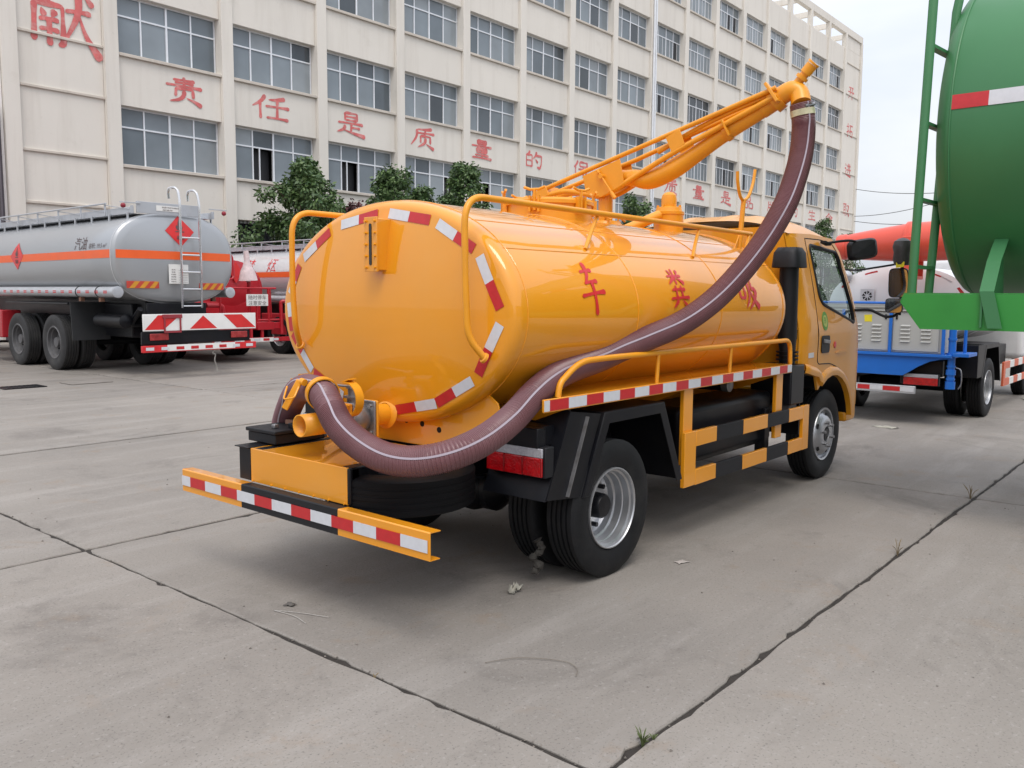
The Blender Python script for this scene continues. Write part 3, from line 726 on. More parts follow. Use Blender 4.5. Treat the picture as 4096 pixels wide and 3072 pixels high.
# buildings and hedge on the far side of the yard, behind the camera (seen only as reflections)
wh = empty('opposite_warehouse', (-20, -34, 0)); tag(wh, 'low grey warehouse across the yard behind the viewer', 'building')
B('wall', M('warehouse_grey', (.36, .35, .33), .8, var=.1, vscale=.3), wh, (0, 75, -14, 0, 0, 7.5)); B('roof', M('warehouse_roof', (.22, .24, .27), .6), wh, (-.5, 75.5, -14.5, .5, 7.5, 8.1))
for i in range(12):
    B('door', M('warehouse_door', (.16, .19, .24), .5), wh, (2 + i * 6, 5.5 + i * 6, .0, .06, .05, 4.4))
wl = empty('side_workshop', (-34, -16, 0)); tag(wl, 'grey workshop closing the yard behind the viewer on the left', 'building')
B('wall', MATS['warehouse_grey'], wl, (-12, 0, -6, 40, 0, 6.5)); B('roof', MATS['warehouse_roof'], wl, (-12.5, .5, -6.5, 40.5, 6.5, 7.0))
for i in range(7):
    B('door', MATS['warehouse_door'], wl, (.0, .06, -3 + i * 6, .5 + i * 6, .05, 4.0))
# ================================================================== wheels (shared builder)
def tyre_mb(r, w_, rr, grooves=4, gk=.028):
    gd = r * gk; p = [(rr, -w_ * .36), (rr + .01, -w_ * .43), (rr + (r - rr) * .35, -w_ * .49), (rr + (r - rr) * .62, -w_ * .5), (r * .955, -w_ * .455), (r * .985, -w_ * .42)]
    tw = w_ * .80; k = grooves + 1; gw = tw * .045
    for i in range(k):
        a = -tw / 2 + tw * i / k; b = a + tw / k
        p += [(r, a + (gw if i else 0)), (r, b - (gw if i < k - 1 else 0))]
        if i < k - 1: p += [(r - gd, b - gw * .8), (r - gd, b + gw * .8)]
    p += [(r * .985, w_ * .42), (r * .955, w_ * .455), (rr + (r - rr) * .62, w_ * .5), (rr + (r - rr) * .35, w_ * .49), (rr + .01, w_ * .43), (rr, w_ * .36)]
    p += [(rr * .97, w_ * .3), (rr * .97, -w_ * .3)]
    return p
def wheel(parent, c, out, r=.385, w_=.20, rim='dual', mt=None, mr_=None, n=44, rr=None, gk=.028):
    rr = rr or r * .585
    mt = mt or RUB; mr_ = mr_ or ALU
    W = MB().lathe(tyre_mb(r, w_, rr, gk=gk), (0, 0, 0), out, n, closed=True).build('wheel', mt, parent, angle=28)
    W.location = c
    h = w_ * .43
    if rim == 'dual':
        p = [(rr * .985, -h), (rr * 1.02, h - .004), (rr * 1.01, h + .007), (rr * .985, h + .008), (rr * .965, h + .001), (rr * .955, h - .016), (rr * .905, h - .021), (rr * .895, h - .060), (rr * .865, h - .064), (rr * .855, h - .108), (rr * .80, h - .114), (rr * .785, h - .150), (rr * .73, h - .166), (rr * .60, h - .170), (rr * .55, h - .155), (rr * .30, h - .155), (.001, h - .155)]
        MB().lathe(p, (0, 0, 0), out, n).build('rim', mr_, W, angle=22)
        m = MB().lathe([(.001, h - .05), (rr * .27, h - .052), (rr * .31, h - .065), (rr * .33, h - .155)], (0, 0, 0), out, 20)
        m.build('hub', BLK, W)
        hb, nl = h - .155, .035
        nr = rr * .56
    elif rim == 'front':
        p = [(rr * .985, -h), (rr * 1.02, h), (rr, h + .008), (rr * .94, h + .004), (rr * .93, h - .025), (rr * .86, h - .028), (rr * .80, h - .008), (rr * .66, h + .022), (rr * .55, h + .03), (rr * .30, h + .03), (rr * .28, h + .0), (.001, h)]
        MB().lathe(p, (0, 0, 0), out, n).build('rim', mr_, W, angle=40)
        MB().lathe([(.001, h + .03), (rr * .20, h + .028), (rr * .24, h + .012), (rr * .24, h)], (0, 0, 0), out, 20).build('hub', BLK, W)
        hb, nl = h + .03, .03
        nr = rr * .46
        o_ = V(out); u_ = o_.cross(V((0, 0, 1))).normalized(); v_ = V((0, 0, 1))
        for i in range(5):
            a = i * 1.2566 + .5; q = (u_ * math.cos(a) + v_ * math.sin(a))
            MB().lathe([(.001, 0), (.02, 0), (.024, -.004)], q * rr * .73 + o_ * (h + .011), (o_ + q * .25).normalized(), 14).build('hand_hole', HOLE, W)
    else:  # heavy
        p = [(rr * .985, -h), (rr * 1.03, h), (rr, h + .01), (rr * .93, h + .004), (rr * .92, h - .05), (rr * .85, h - .06), (rr * .80, h - .16), (rr * .4, h - .17), (.001, h - .17)]
        MB().lathe(p, (0, 0, 0), out, n).build('rim', mr_, W, angle=40)
        MB().lathe([(.001, h - .03), (rr * .3, h - .035), (rr * .36, h - .17)], (0, 0, 0), out, 18).build('hub', mr_, W)
        hb, nl = h - .17, .04; nr = rr * .6
    o_ = V(out).normalized(); u_ = o_.cross(V((0, 0, 1))).normalized(); v_ = V((0, 0, 1))
    if abs(o_.z) > .5: u_, v_ = V((1, 0, 0)), V((0, 1, 0))
    nut = None
    for i in range(6):
        a = i * 1.0472 + .3; q = (u_ * math.cos(a) + v_ * math.sin(a)) * nr
        if nut is None:
            nut = MB().tube([o_ * (hb - .005), o_ * (hb + nl)], .014 if r < .45 else .018, 6).build('wheel_nut', STL if rim == 'front' else BLK, W); nut.location = q
        else: cp(nut, W, q)
    return W

# ================================================================== the yellow vacuum truck (x forward, y to its left)
tk = empty('vacuum_truck', (3.95, 3.59, 0))
tag(tk, 'yellow vacuum tanker truck with maroon suction hose on a raised boom', 'truck')
YD = (0, -1, 0)
# ---- tank
TA, TB, TZ = .945, .605, 1.465
XR, XF = -.725, 2.38
def tank_surface(profile, n=112):
    vs = []; fs = []
    for (x, s, ins) in profile:
        for j in range(n):
            a = 2 * math.pi * j / n
            vs.append((x, (TA - ins) * s * math.cos(a), TZ + (TB - ins) * s * math.sin(a)))
    for i in range(len(profile) - 1):
        for j in range(n):
            fs.append((i * n + j, i * n + (j + 1) % n, (i + 1) * n + (j + 1) % n, (i + 1) * n + j))
    return vs, fs
def head_profile(x0, sg):
    p = []
    for i in range(7):
        a = i / 6 * math.pi / 2; p.append((x0 + sg * .062 * math.sin(a), 1, .055 * (1 - math.cos(a))))
    return p
def headx(s, sg=-1): return .062 + .055 * (1 - s * s)
def head_pt(ang, s, lift=.003):
    """point on the rear head: ang 0 = truck's left, s = fraction of the rim"""
    return V((XR - headx(s) - lift, (TA - .055) * s * math.cos(ang), TZ + (TB - .055) * s * math.sin(ang)))
rear = [(XR - headx(s), max(s, .001), .055) for s in [i / 14 for i in range(15)]]
prof = rear + list(reversed(head_profile(XR, -1)))[1:] + [(XR + (XF - XR) * i / 12, 1, 0) for i in range(1, 13)] + head_profile(XF, 1)[1:]
prof += [(XF + headx(s), max(s, .001), .055) for s in [1 - i / 8 for i in range(1, 9)]]
tank = MB().add(*tank_surface(prof)).build('tank', YEL, tk, angle=70)
for xx in (XR + .03, .31, 1.35, XF - .03):      # weld seams
    MB().tube([(xx, (TA + .0005) * math.cos(2 * math.pi * j / 120), TZ + (TB + .0005) * math.sin(2 * math.pi * j / 120)) for j in range(120)], .0035, 5, closed=True).build('weld_seam', YEL, tank)
for aa, x0, x1 in ((R(-128), XR + .02, XF), (R(-147), XR + .02, XF), (R(118), XR, XF)):
    T('weld_seam', YEL, tank, [(x, TA * math.cos(aa), TZ - TB * math.sin(aa)) for x in (x0, x1)], .0035, 6)
# reflective tapes on the rear head
def head_strip(a0, a1, parts):
    """straight strips of tape laid on the head between two rim angles; parts = [(t0, t1, material)]"""
    s = .945
    def yz(a): return V(((TA - .055) * s * math.cos(R(a)), (TB - .055) * s * math.sin(R(a)), 0))
    A, B2 = yz(a0), yz(a1); dr_ = (B2 - A).normalized(); nr_ = V((-dr_.y, dr_.x, 0))
    if nr_.dot(A + B2) > 0: nr_ = -nr_          # pull inwards
    for t0, t1, mat in parts:
        def f(u, v):
            q = A.lerp(B2, t0 + (t1 - t0) * u) + nr_ * ((v - .5) * .054 - .012)
            r = math.hypot(q.x / (TA - .055), q.y / (TB - .055))
            return (XR - headx(min(r, 1)) - .003, q.x, TZ + q.y)
        MB().grid(f, 6, 2).build('reflective_tape', mat, tank, fix=False)
for a0, a1, cs in ((94, 116, 'wr'), (120, 143, 'wr'), (147, 177, 'wr'), (184, 214, 'wr'), (218, 241, 'wr'), (241, 263, 'wr'), (66, 88, 'wr'), (35, 58.5, 'wr'), (10, 30, 'wr'), (-14, 5, 'rw'), (-42, -15, 'wr'), (-66, -43, 'wr')):
    head_strip(a0, a1, [(i / 2, (i + 1) / 2, TW if q == 'w' else TR) for i, q in enumerate(cs)])
# level gauge on the head
gx = XR - .115
gb = B('level_gauge', YEL, tk, (gx - .05, gx + .06, -.078, .012, 1.690, 1.962), bevel=.004)

B('gauge_plate', YEL, gb, (gx - .062, gx - .051, -.084, .018, 1.682, 1.970), bevel=.002)
MB().prism([(gx - .0645, -.033 + .011 * math.cos(a) , (1.925 if math.sin(a) > 0 else 1.727) + .011 * math.sin(a)) for a in [i * math.pi / 8 for i in range(16)]], (.002, 0, 0)).build('sight_glass', M('dark_sight_glass', (.02, .016, .012), .15), gb)
m = MB()
for zz in (1.705, 1.765, 1.826, 1.887, 1.948):
    for yy in (-.068, .002):
        m.tube([(gx - .074, yy, zz), (gx - .060, yy, zz)], .0075, 6)
m.build('gauge_bolt', YELM, gb)
# handrails over the tank
for sy in (-1, 1):
    yv = -.735 if sy < 0 else .645
    zt = 2.035
    yt_ = -.70 if sy < 0 else .63
    pts = [(XR - .10, yv + .02 * sy, 1.262), (XR - .17, yv, 1.34), (XR - .19, yv, 1.45), (XR - .19, yv * .985, 1.90), (XR - .165, yt_, zt), (XR - .0, yt_, zt + .005), (2.26, yt_ + .01 * -sy, zt - .01)]
    pts = [(XR - .105, yv + .05 * sy, 1.255), (XR - .175, yv, 1.36), (XR - .19, yv, 1.60), (XR - .19, yv * .99, zt), (2.28, yt_, zt - .005)]
    hr = T('handrail', YELM, tk, rpath(pts, .14, 9), .017, 12)
    MB().lathe([(.028, 0), (.026, .012), (.018, .016)], (XR - .104, yv + .05 * sy, 1.255), (-.6, .2 * -sy, .4), 14).build('weld_foot', YELM, hr)
    for xx in (.17, 1.40, 2.18):
        a = math.acos(min(1, .79 * abs(yt_) / .645 / 1 if 0 else .86))
        ys = sy * (abs(yt_) + .02); zs = TZ + TB * math.sqrt(1 - (ys / TA) ** 2)
        T('rail_post', YELM, tk, rpath([(xx + .06, yt_, zt - .01), (xx - .05, ys + sy * .01, zs + .045), (xx - .15, ys + sy * .05, TZ + TB * math.sqrt(1 - ((abs(ys) + .05) / TA) ** 2) + .002)], .05), .0125, 10)
# side lettering on the shell (right side)
def shellmap(x0, zc):
    # arc-length vertical mapping on the ellipse around z = zc
    tab = []; a = math.asin(max(-1, min(1, (zc - TZ) / TB)))
    def f(u, v, l=0):
        s = 0; aa = a; st = .002 if v > 0 else -.002
        while abs(s) < abs(v):
            ds = math.hypot(TA * math.sin(aa), TB * math.cos(aa)) * st; s += ds; aa += st
        return (x0 + u, -(TA + .0025 + l) * math.cos(aa), TZ + (TB + .0025 + l) * math.sin(aa))
    return f
for ch, x, zc, w_, h_ in (('车', -.12, 1.61, .205, .265), ('粪', .80, 1.615, .225, .25), ('吸', 1.78, 1.595, .29, .235)):
    brush_char(ch, REDP, tank, shellmap(x, zc), w_, h_, bw=.115 if ch != '粪' else .09, step=.012, dz=.0005)
# ---- things on top of the tank
ztop = TZ + TB
mh = MB().lathe([(.285, -.10), (.285, .075), (.30, .078), (.30, .10), (.285, .115), (.10, .135), (.001, .138)], (.68, 0, ztop), (0, 0, 1), 48).build('manhole', YELM, tk, angle=25)
for i in range(6):
    a = i * 1.047 + .35; c, s = math.cos(a), math.sin(a)
    q = V((.68 + .305 * c, .305 * s, ztop)); t_ = V((-s, c, 0)); o_ = V((c, s, 0))
    m = MB().bar(q - t_ * .03 + V((0, 0, .02)), q - t_ * .03 + V((0, 0, .12)), .012, .03, o_).bar(q + t_ * .03 + V((0, 0, .02)), q + t_ * .03 + V((0, 0, .12)), .012, .03, o_)
    m.tube([q + V((0, 0, .03)), q + V((0, 0, .16))], .011, 8)
    m.tube([q - t_ * .07 + V((0, 0, .175)), q - t_ * .03 + V((0, 0, .16)), q + t_ * .03 + V((0, 0, .16)), q + t_ * .07 + V((0, 0, .175))], .009, 8)
    m.build('lid_clamp', YELM, mh)
px_ = 1.35
bp_ = MB().lathe([(.13, -.03), (.13, .005), (.115, .02), (.11, .035), (.075, .04), (.052, .045), (.052, .25)], (px_, 0, ztop - .01), (0, 0, 1), 28).build('boom_post', YELM, tk)
m = MB()
for i in range(4):
    a = i * 1.5708 + .6
    m.tube([(px_ + .09 * math.cos(a), .09 * math.sin(a), ztop + .03), (px_ + .10 * math.cos(a), .10 * math.sin(a), ztop + .055), (px_ + .15 * math.cos(a + .3), .15 * math.sin(a + .3), ztop + .03)], .008, 6)
m.build('post_bolt', YELM, bp_)
# boom in the plane through the post; t along the arm, z up, w across
BU = V((.1, -1, 0)).normalized(); BW = V((1, .1, 0)).normalized()
def bq(t, z, w_=0): return V((px_, 0, z)) + BU * t + BW * w_
bo = T('boom', YELM, tk, [bq(-.48, 2.352, -.07), bq(1.24, 2.872, -.07)], .0165, 12)
T('boom_tube', YELM, bo, [bq(-.48, 2.335, .07), bq(.2, 2.526, .07), bq(1.24, 2.868, .07)], .0165, 12)
for w_ in (-.07, .07):
    T('boom_tube', YELM, bo, rpath([bq(-.47, 2.302, w_), bq(-.30, 2.330, w_), bq(-.02, 2.272, w_), bq(.08, 2.298, w_), bq(.55, 2.53, w_), bq(1.25, 2.825, w_)], .08), .019, 12)
B_ = MB().prism([bq(t, z, -.088) for t, z in ((-.145, 2.421), (.154, 2.52), (.188, 2.364), (.083, 2.294), (.007, 2.262), (-.117, 2.30))], BW * .008); B_.build('boom_plate', YELM, bo, bevel=.002)
MB().prism([bq(t, z, .08) for t, z in ((-.145, 2.421), (.154, 2.52), (.188, 2.364), (.083, 2.294), (.007, 2.262), (-.117, 2.30))], BW * .008).build('boom_plate', YELM, bo, bevel=.002)
for w_ in (-.088, .08):
    MB().prism([bq(t, z, w_) for t, z in ((.50, 2.632), (.60, 2.68), (.64, 2.579), (.544, 2.533))], BW * .007).build('boom_plate', YELM, bo, bevel=.002)
MB().prism([bq(t, z, -.095) for t, z in ((-.59, 2.285), (-.57, 2.325), (-.46, 2.375), (-.43, 2.30), (-.50, 2.28))], BW * .19).build('boom_tail', YELM, bo, bevel=.004)
m = MB().tube([bq(-.004, 2.436, -.105), bq(.035, 2.389, -.115), bq(.12, 2.268, -.115)], .007, 8); m.tube([bq(.105, 2.288, -.115), bq(.137, 2.245, -.115)], [.013, .015], 10)
m.tube([bq(.02, 2.405, -.125), bq(.02, 2.405, -.08)], .018, 10); m.tube([bq(-.015, 2.45, -.107), bq(.0, 2.43, -.107)], .012, 8)
m.build('boom_lever', YELM, bo)
pp = spl([bq(.12, 2.40), bq(.228, 2.392), bq(.351, 2.372), bq(.528, 2.43), bq(.698, 2.525), bq(.862, 2.622), bq(1.073, 2.730), bq(1.175, 2.783)], 6)
nn = len(pp)
MB().tube(pp, [.054 + .013 * math.exp(-((i / nn - .33) / .2) ** 2) for i in range(nn)], 18).build('boom_pipe', YELM, bo)
T('pipe_band', YELM, bo, [bq(.885, 2.638), bq(.915, 2.655)], .066, 18)
T('pipe_band', YELM, bo, [bq(.20, 2.39), bq(.225, 2.392)], .06, 18)
# thin plastic hose spiralling beside the pipe
T('grease_hose', YELM, bo, spl([bq(.42, 2.55, -.03), bq(.62, 2.645, -.03), bq(.8, 2.715, -.04), bq(1.0, 2.78, -.045), bq(1.2, 2.84, -.04)], 6), .017, 10)
for t, z0, z1 in ((.915, 2.76, 2.605),):
    MB().bar(bq(t - .02, z0 - .05, -.09), bq(t + .03, z1, -.075), .012, .03, BW).build('clamp', YELM, bo, bevel=.002)
HE = V((1.462, -1.385, 2.765))                       # end of the elbow, start of the hose
eb = spl([bq(1.13, 2.762), bq(1.20, 2.80), bq(1.275, 2.845), bq(1.325, 2.858), bq(1.365, 2.832), HE], 6)
el = MB().tube(eb, .060, 22).build('elbow', YELM, bo)
MB().tube([bq(1.20, 2.796), bq(1.245, 2.83)], .078, 22).build('elbow_flange', YELM, el)
MB().bar(bq(1.175, 2.905, -.07), bq(1.262, 2.78, -.085), .02, .055, BW).build('elbow_clamp', YELM, el, bevel=.003)
B_ = MB().tube([bq(1.335, 2.88), bq(1.40, 2.955)], .028, 16).tube([bq(1.372, 2.922), bq(1.386, 2.938)], .040, 16).tube([bq(1.398, 2.953), bq(1.44, 3.0)], .036, 16).tube([bq(1.442, 3.002), bq(1.452, 3.012)], .040, 16)
B_.build('nozzle', YELM, el)
# vacuum trap with dome at the tank front
trap = MB().lathe([(.118, -.12), (.118, .155), (.124, .158), (.124, .18), (.108, .185), (.10, .215), (.062, .225), (.062, .285), (.055, .315), (.035, .335), (.001, .342)], (2.255, 0, ztop - .02), (0, 0, 1), 32).build('vacuum_trap', YELM, tk, angle=25)
m = MB()
for i in range(6):
    a = i * 1.047; m.bar((2.255 + .095 * math.cos(a), .095 * math.sin(a), ztop + .165), (2.255 + .085 * math.cos(a), .085 * math.sin(a), ztop + .215), .012, .02)
m.build('trap_cage', YELM, trap)
T('trap_pipe', YELM, trap, [(2.14, .02, ztop + .13), (1.72, .22, ztop - .06)], .04, 14)
# hose fork
fk = T('hose_fork', YELM, tk, [(2.29, -.60, 1.90), (2.345, -.60, 2.30)], .019, 12)
T('fork_tine', YELM, fk, spl([(2.225, -.60, 2.50), (2.235, -.60, 2.42), (2.28, -.60, 2.325), (2.345, -.60, 2.295), (2.43, -.60, 2.335), (2.50, -.60, 2.44), (2.53, -.60, 2.545)], 5), .0125, 10)
MB().prism([(2.18, -.603, 1.88), (2.29, -.603, 2.03), (2.30, -.603, 1.88)], (0, .008, 0)).build('fork_gusset', YELM, fk)
# ---- subframe, walkways
sf = B('subframe', YEL, tk, (-.70, 2.3, -.40, -.33, .745, .98), (-.70, 2.3, .33, .40, .745, .98), bevel=.004)
# rear skirt plate below the head, with holes
MB().prism([(-.705, -.42, .742), (-.705, -.80, .905), (-.705, -.76, 1.02), (-.705, -.70, 1.06), (-.705, .70, 1.06), (-.705, .98, 1.03), (-.705, .98, .985), (-.705, .42, .742)], (.01, 0, 0)).build('skirt_plate', YEL, sf, bevel=.002)
for yy, zz in ((-.215, .862), (-.345, .842), (-.09, .87)):
    MB().lathe([(.001, 0), (.016, 0), (.016, -.01)], (-.707, yy, zz), (-1, 0, 0), 16).build('bolt_hole', HOLE, sf)
for sg in (-1, 1):
    ya, yb_ = .60, 1.0
    def yy(a, b): return (min(a * sg, b * sg), max(a * sg, b * sg))
    y0, y1 = yy(ya, .995)
    xw = -.46 if sg < 0 else -.63
    wk = B('walkway', YEL, tk, (xw, 2.42, y0, y1, 1.032, 1.050), bevel=.003)
    y0, y1 = yy(.985, 1.0)
    B('fascia', YEL, wk, (-.632, 2.424, y0, y1, .985, 1.052), bevel=.003)
    y0, y1 = yy(.60, .985)
    B('fascia', YEL, wk, (xw, xw + .012, y0, y1, .985, 1.031), bevel=.002)
    y0, y1 = yy(.66, .672)
    B('upstand', YEL, wk, (-.60, 2.10, y0, y1, 1.05, 1.085), bevel=.002)
    for xx in (xw + .03, .9, 2.3):
        MB().prism([(xx, sg * .40, .76), (xx, sg * .42, 1.03), (xx, sg * .985, 1.03), (xx, sg * .985, .985)], (.012, 0, 0)).build('bracket', YEL, wk)
    # red and white tape along the edge
    xs = [-.632, -.589, -.431, -.273, -.117, .042, .196, .350, .505, .663, .815, .972, 1.125, 1.278, 1.432, 1.583, 1.733, 1.884, 2.039, 2.196, 2.339, 2.421]
    for i in range(len(xs) - 1):
        y0, y1 = yy(1.0005, 1.0025)
        MB().box(xs[i], xs[i + 1], y0, y1, .992, 1.046).build('reflective_tape', TW if i % 2 == 0 else TR, wk)
    ry = sg * .972
    rl = T('side_rail', YELM, tk, rpath([(-.485, ry, 1.05), (-.47, ry, 1.12), (-.30, ry, 1.222), (0, ry, 1.227), (2.44, ry, 1.232), (2.455, ry, 1.05)], .13, 8), .0165, 12)
    for xx in (.495, 1.445): T('rail_post', YELM, rl, [(xx - .015, ry, 1.05), (xx, ry, 1.222)], .0125, 10)
    # side guard frame with black bands
    yA = sg * 1.0; t_ = -.028 * sg
    def gbar(x0, x1, z0, z1, mat, nm='guard_panel'):
        y0, y1 = sorted((yA, yA + t_)); MB().box(x0, x1, y0, y1, z0, z1).build(nm, mat, sgd, bevel=.003)
    sgd = B('side_guard', YEL, tk, (.794, .94, *sorted((yA, yA + t_)), .365, .714), bevel=.003)
    B('guard_panel', YEL, sgd, (2.69, 2.81, *sorted((yA, yA + t_)), .35, .705), bevel=.003)
    for z0, z1 in ((.612, .712), (.362, .462)):
        for i, (x0, x1) in enumerate(((.9405, 1.222), (1.2225, 1.622), (1.6225, 2.024), (2.0245, 2.413), (2.4135, 2.6895))):
            dz = -.012 * (x0 - .94) / 1.8
            gbar(x0, x1, z0 + dz, z1 + dz, YEL if i % 2 == 0 else BLKP)
    y0, y1 = sorted((yA + t_ - .03 * sg, yA + t_))
    for x0 in (.82, 2.22): B('guard_post', YEL, sgd, (x0, x0 + .115, y0, y1, .50, 1.03), bevel=.004)
    B('guard_post', BLK, sgd, (2.22, 2.30, *sorted((yA + t_ - .16 * sg, yA + t_ - .08 * sg)), .36, .72), bevel=.004)
# ---- rear fenders
for sg in (-1, 1):
    d_ = (0, -sg * .45, 0)
    fd = MB().sheet([(-.29, sg * 1.0, .50), (-.10, sg * 1.0, .93), (.525, sg * 1.0, .93), (.76, sg * 1.0, .43)], d_, -.008 * sg).build('fender', BLK, tk, smooth=False)
    MB().prism([(x, sg * 1.002, z) for x, z in ((-.29, .50), (-.10, .932), (.525, .932), (.76, .43), (.70, .43), (.484, .872), (-.052, .872), (-.232, .50))], (0, -sg * .006, 0)).build('fender_lip', BLK, fd, bevel=.002)
    MB().prism([(-.60, sg * .985, .53), (-.40, sg * .985, .975), (-.388, sg * .985, .975), (-.588, sg * .985, .53)], (0, -sg * .42, 0)).build('mud_flap', BLK, fd)
    MB().prism([(-.59, sg * .99, .535), (-.40, sg * .99, .97), (-.12, sg * .99, .93), (-.31, sg * .99, .505)], (0, -sg * .006, 0)).build('fender_side', BLK, fd)
    MB().bar((-.43, sg * 1.0, .53), (-.26, sg * 1.0, .93), .006, .02, (0, 1, 0)).build('fender_stay', STL, fd)
# ---- chassis
ch = B('chassis', BLK, tk, (-1.35, 3.9, -.40, -.33, .56, .74), (-1.35, 3.9, .33, .40, .56, .74), (-.62, -.55, -.95, .95, .80, .90), (-1.36, -1.30, -.40, .40, .56, .735), (2.2, 2.3, -.4, .4, .56, .74), bevel=.006)
T('axle', BLK, ch, [(0, -.80, .385), (0, -.25, .385), (0, -.16, .385), (0, .16, .385), (0, .25, .385), (0, .80, .385)], [.06, .065, .15, .15, .065, .06], 18)
MB().lathe([(.001, -.19), (.07, -.185), (.125, -.15), (.155, -.08), (.16, 0)], (0, 0, .385), (1, 0, 0), 22).build('differential', BLK, ch)
T('drive_shaft', BLK, ch, [(.1, 0, .40), (2.0, 0, .58)], .035, 10)
for sg in (-1, 1):
    for i in range(5):
        q = 1 - i * .13; MB().sheet([(-.62 * q, sg * .45, .60 - i * .016 + .0 * q), (0, sg * .45, .50 - i * .014), (.62 * q, sg * .45, .60 - i * .016)], (0, sg * .07, 0), .010).build('leaf_spring', BLK, ch, smooth=False)
    B('axle_clamp', BLK, ch, (-.09, .09, sg * .485 - .05, sg * .485 + .05, .36, .53), bevel=.01)
    B('fuel_tank', BLK, ch, (.98, 2.42, min(sg * .5, sg * .86), max(sg * .5, sg * .86), .44, .84), bevel=.05, seg=4)
MB().lathe([(.05, 0), (.05, .05), (.035, .06), (.001, .06)], (1.74, -.78, .93), (0, -1, 0), 18).build('pipe_cap', STL, ch)
T('vacuum_pipe', BLK, ch, rpath([(1.74, -.78, .93), (1.74, -.5, .93), (1.74, -.45, 1.0)], .05), .045, 14)
B('gearbox', BLK, ch, (1.9, 2.9, -.25, .25, .42, .85), bevel=.06)
B('valve_block', STL, ch, (2.50, 2.62, -.55, -.43, 1.05, 1.22), bevel=.01)
m = MB()
for i in range(5): m.cyl((2.47 + .03 * i, -.58 + .02 * i, 1.05), (2.47 + .03 * i, -.58 + .02 * i, 1.10 + .03 * (i % 3)), .012, 8)
m.build('valve_fitting', STL, ch)
# ---- wheels
for sg in (-1, 1):
    wheel(tk, (0.02, sg * .895, .385), (0, sg, 0), rim='dual')
    wheel(tk, (0.02, sg * .625, .385), (0, sg, 0), rim='dual')
    wheel(tk, (3.40, sg * .815, .385), (0, sg, 0), w_=.205, rim='front')
sp = wheel(tk, (0, 0, 0), (0, 0, 1), rim='dual', n=40, gk=.008, mt=M('shaded_black_rubber', (.005, .005, .006), .55, spec=.15), mr_=BLK); sp.name = 'spare_wheel'; sp.location = (-.97, -.33, .595)  # spare's rubber colour is darkened to stand in for shade under the truck
B('spare_carrier', BLK, sp, (-.03, .03, -.3, .45, .1, .14))
# rag caught between the rear tyres
rg = MB().tube(spl([(0, 0, .12), (.01, -.02, .07), (-.015, .015, .03), (.01, -.01, -.02), (-.01, .03, -.05)], 5), [.028, .012, .02, .015, .022, .012, .018, .02, .012, .018, .025, .018, .012, .02, .026, .02, .014, .02, .024, .016, .01], 7).build('rag', M('dirty_rag', (.06, .055, .048), .95, var=.4, vscale=30, bump=.6, bscale=60), None)
rg.location = (3.59, 2.84, .11); rg.scale = (1.1, 1.1, 1.1); tag(rg, 'dirty grey rag caught between the twin rear tyres of the yellow truck', 'rag')
# ---- rear end: bumper, box, lights
bx0 = -1.43
bu = MB().sheet([(-1.365, -1.012, .553), (-1.425, -1.012, .555), (-1.43, -1.012, .55), (-1.43, -1.012, .428), (-1.37, -1.012, .426)], (0, .62, 0), .005).build('rear_bumper', YEL, tk, smooth=False, bevel=.003)
MB().sheet([(-1.365, .418, .553), (-1.425, .418, .555), (-1.43, .418, .55), (-1.43, .418, .428), (-1.37, .418, .426)], (0, .602, 0), .005).build('bumper_end', YEL, bu, smooth=False, bevel=.003)
MB().sheet([(-1.365, -.3915, .553), (-1.425, -.3915, .555), (-1.43, -.3915, .55), (-1.43, -.3915, .428), (-1.37, -.3915, .426)], (0, .809, 0), .005).build('bumper_centre', BLKP, bu, smooth=False, bevel=.003)
ys = [1.019, .929, .772, .611, .453, .29, .135, -.03, -.188, -.349, -.51, -.67, -.831, -1.0]
for i in range(13):
    MB().box(-1.4345, -1.4325, ys[i + 1], ys[i], .462, .518).build('reflective_tape', TW if i % 2 == 0 else TR, bu)
bxo = B('equipment_box', YEL, tk, (-1.361, -.74, -.381, .428, .556, .738), bevel=.003)
MB().tube([(-1.362, -.30 + i * .001, .565) for i in (0, 1)], .001, 3)
for yv in (-.36, -.24, -.12, 0, .12, .24, .41): T('box_rivet', YELM, bxo, [(-1.368, yv, .562), (-1.362, yv, .562)], .006, 6)
B('box_side', BLK, bxo, (-1.355, -.74, -.392, -.3825, .50, .70), bevel=.002)
br = B('battery_tray', BLK, tk, (-1.375, -.80, .431, .56, .735, .741), (-1.36, -1.35, .432, .535, .56, .734), (-1.36, -.82, .53, .537, .56, .734), bevel=.002)
bt = B('battery', BLKP, tk, (-1.25, -.92, .36, .62, .745, .80), bevel=.006)
B('battery_lid', BLKP, bt, (-1.26, -.91, .35, .63, .801, .822), bevel=.005)
B('terminal', STL, bt, (-1.20, -1.17, .44, .47, .823, .845)); B('terminal_clamp', BROWN, bt, (-1.06, -.98, .42, .54, .823, .85)); B('terminal_clamp', BLK, bt, (-1.14, -.94, .36, .40, .823, .852))
T('battery_cable', BLK, bt, spl([(-1.02, .48, .85), (-.95, .40, .88), (-.88, .36, .84), (-.8, .3, .78)], 5), .012, 8)
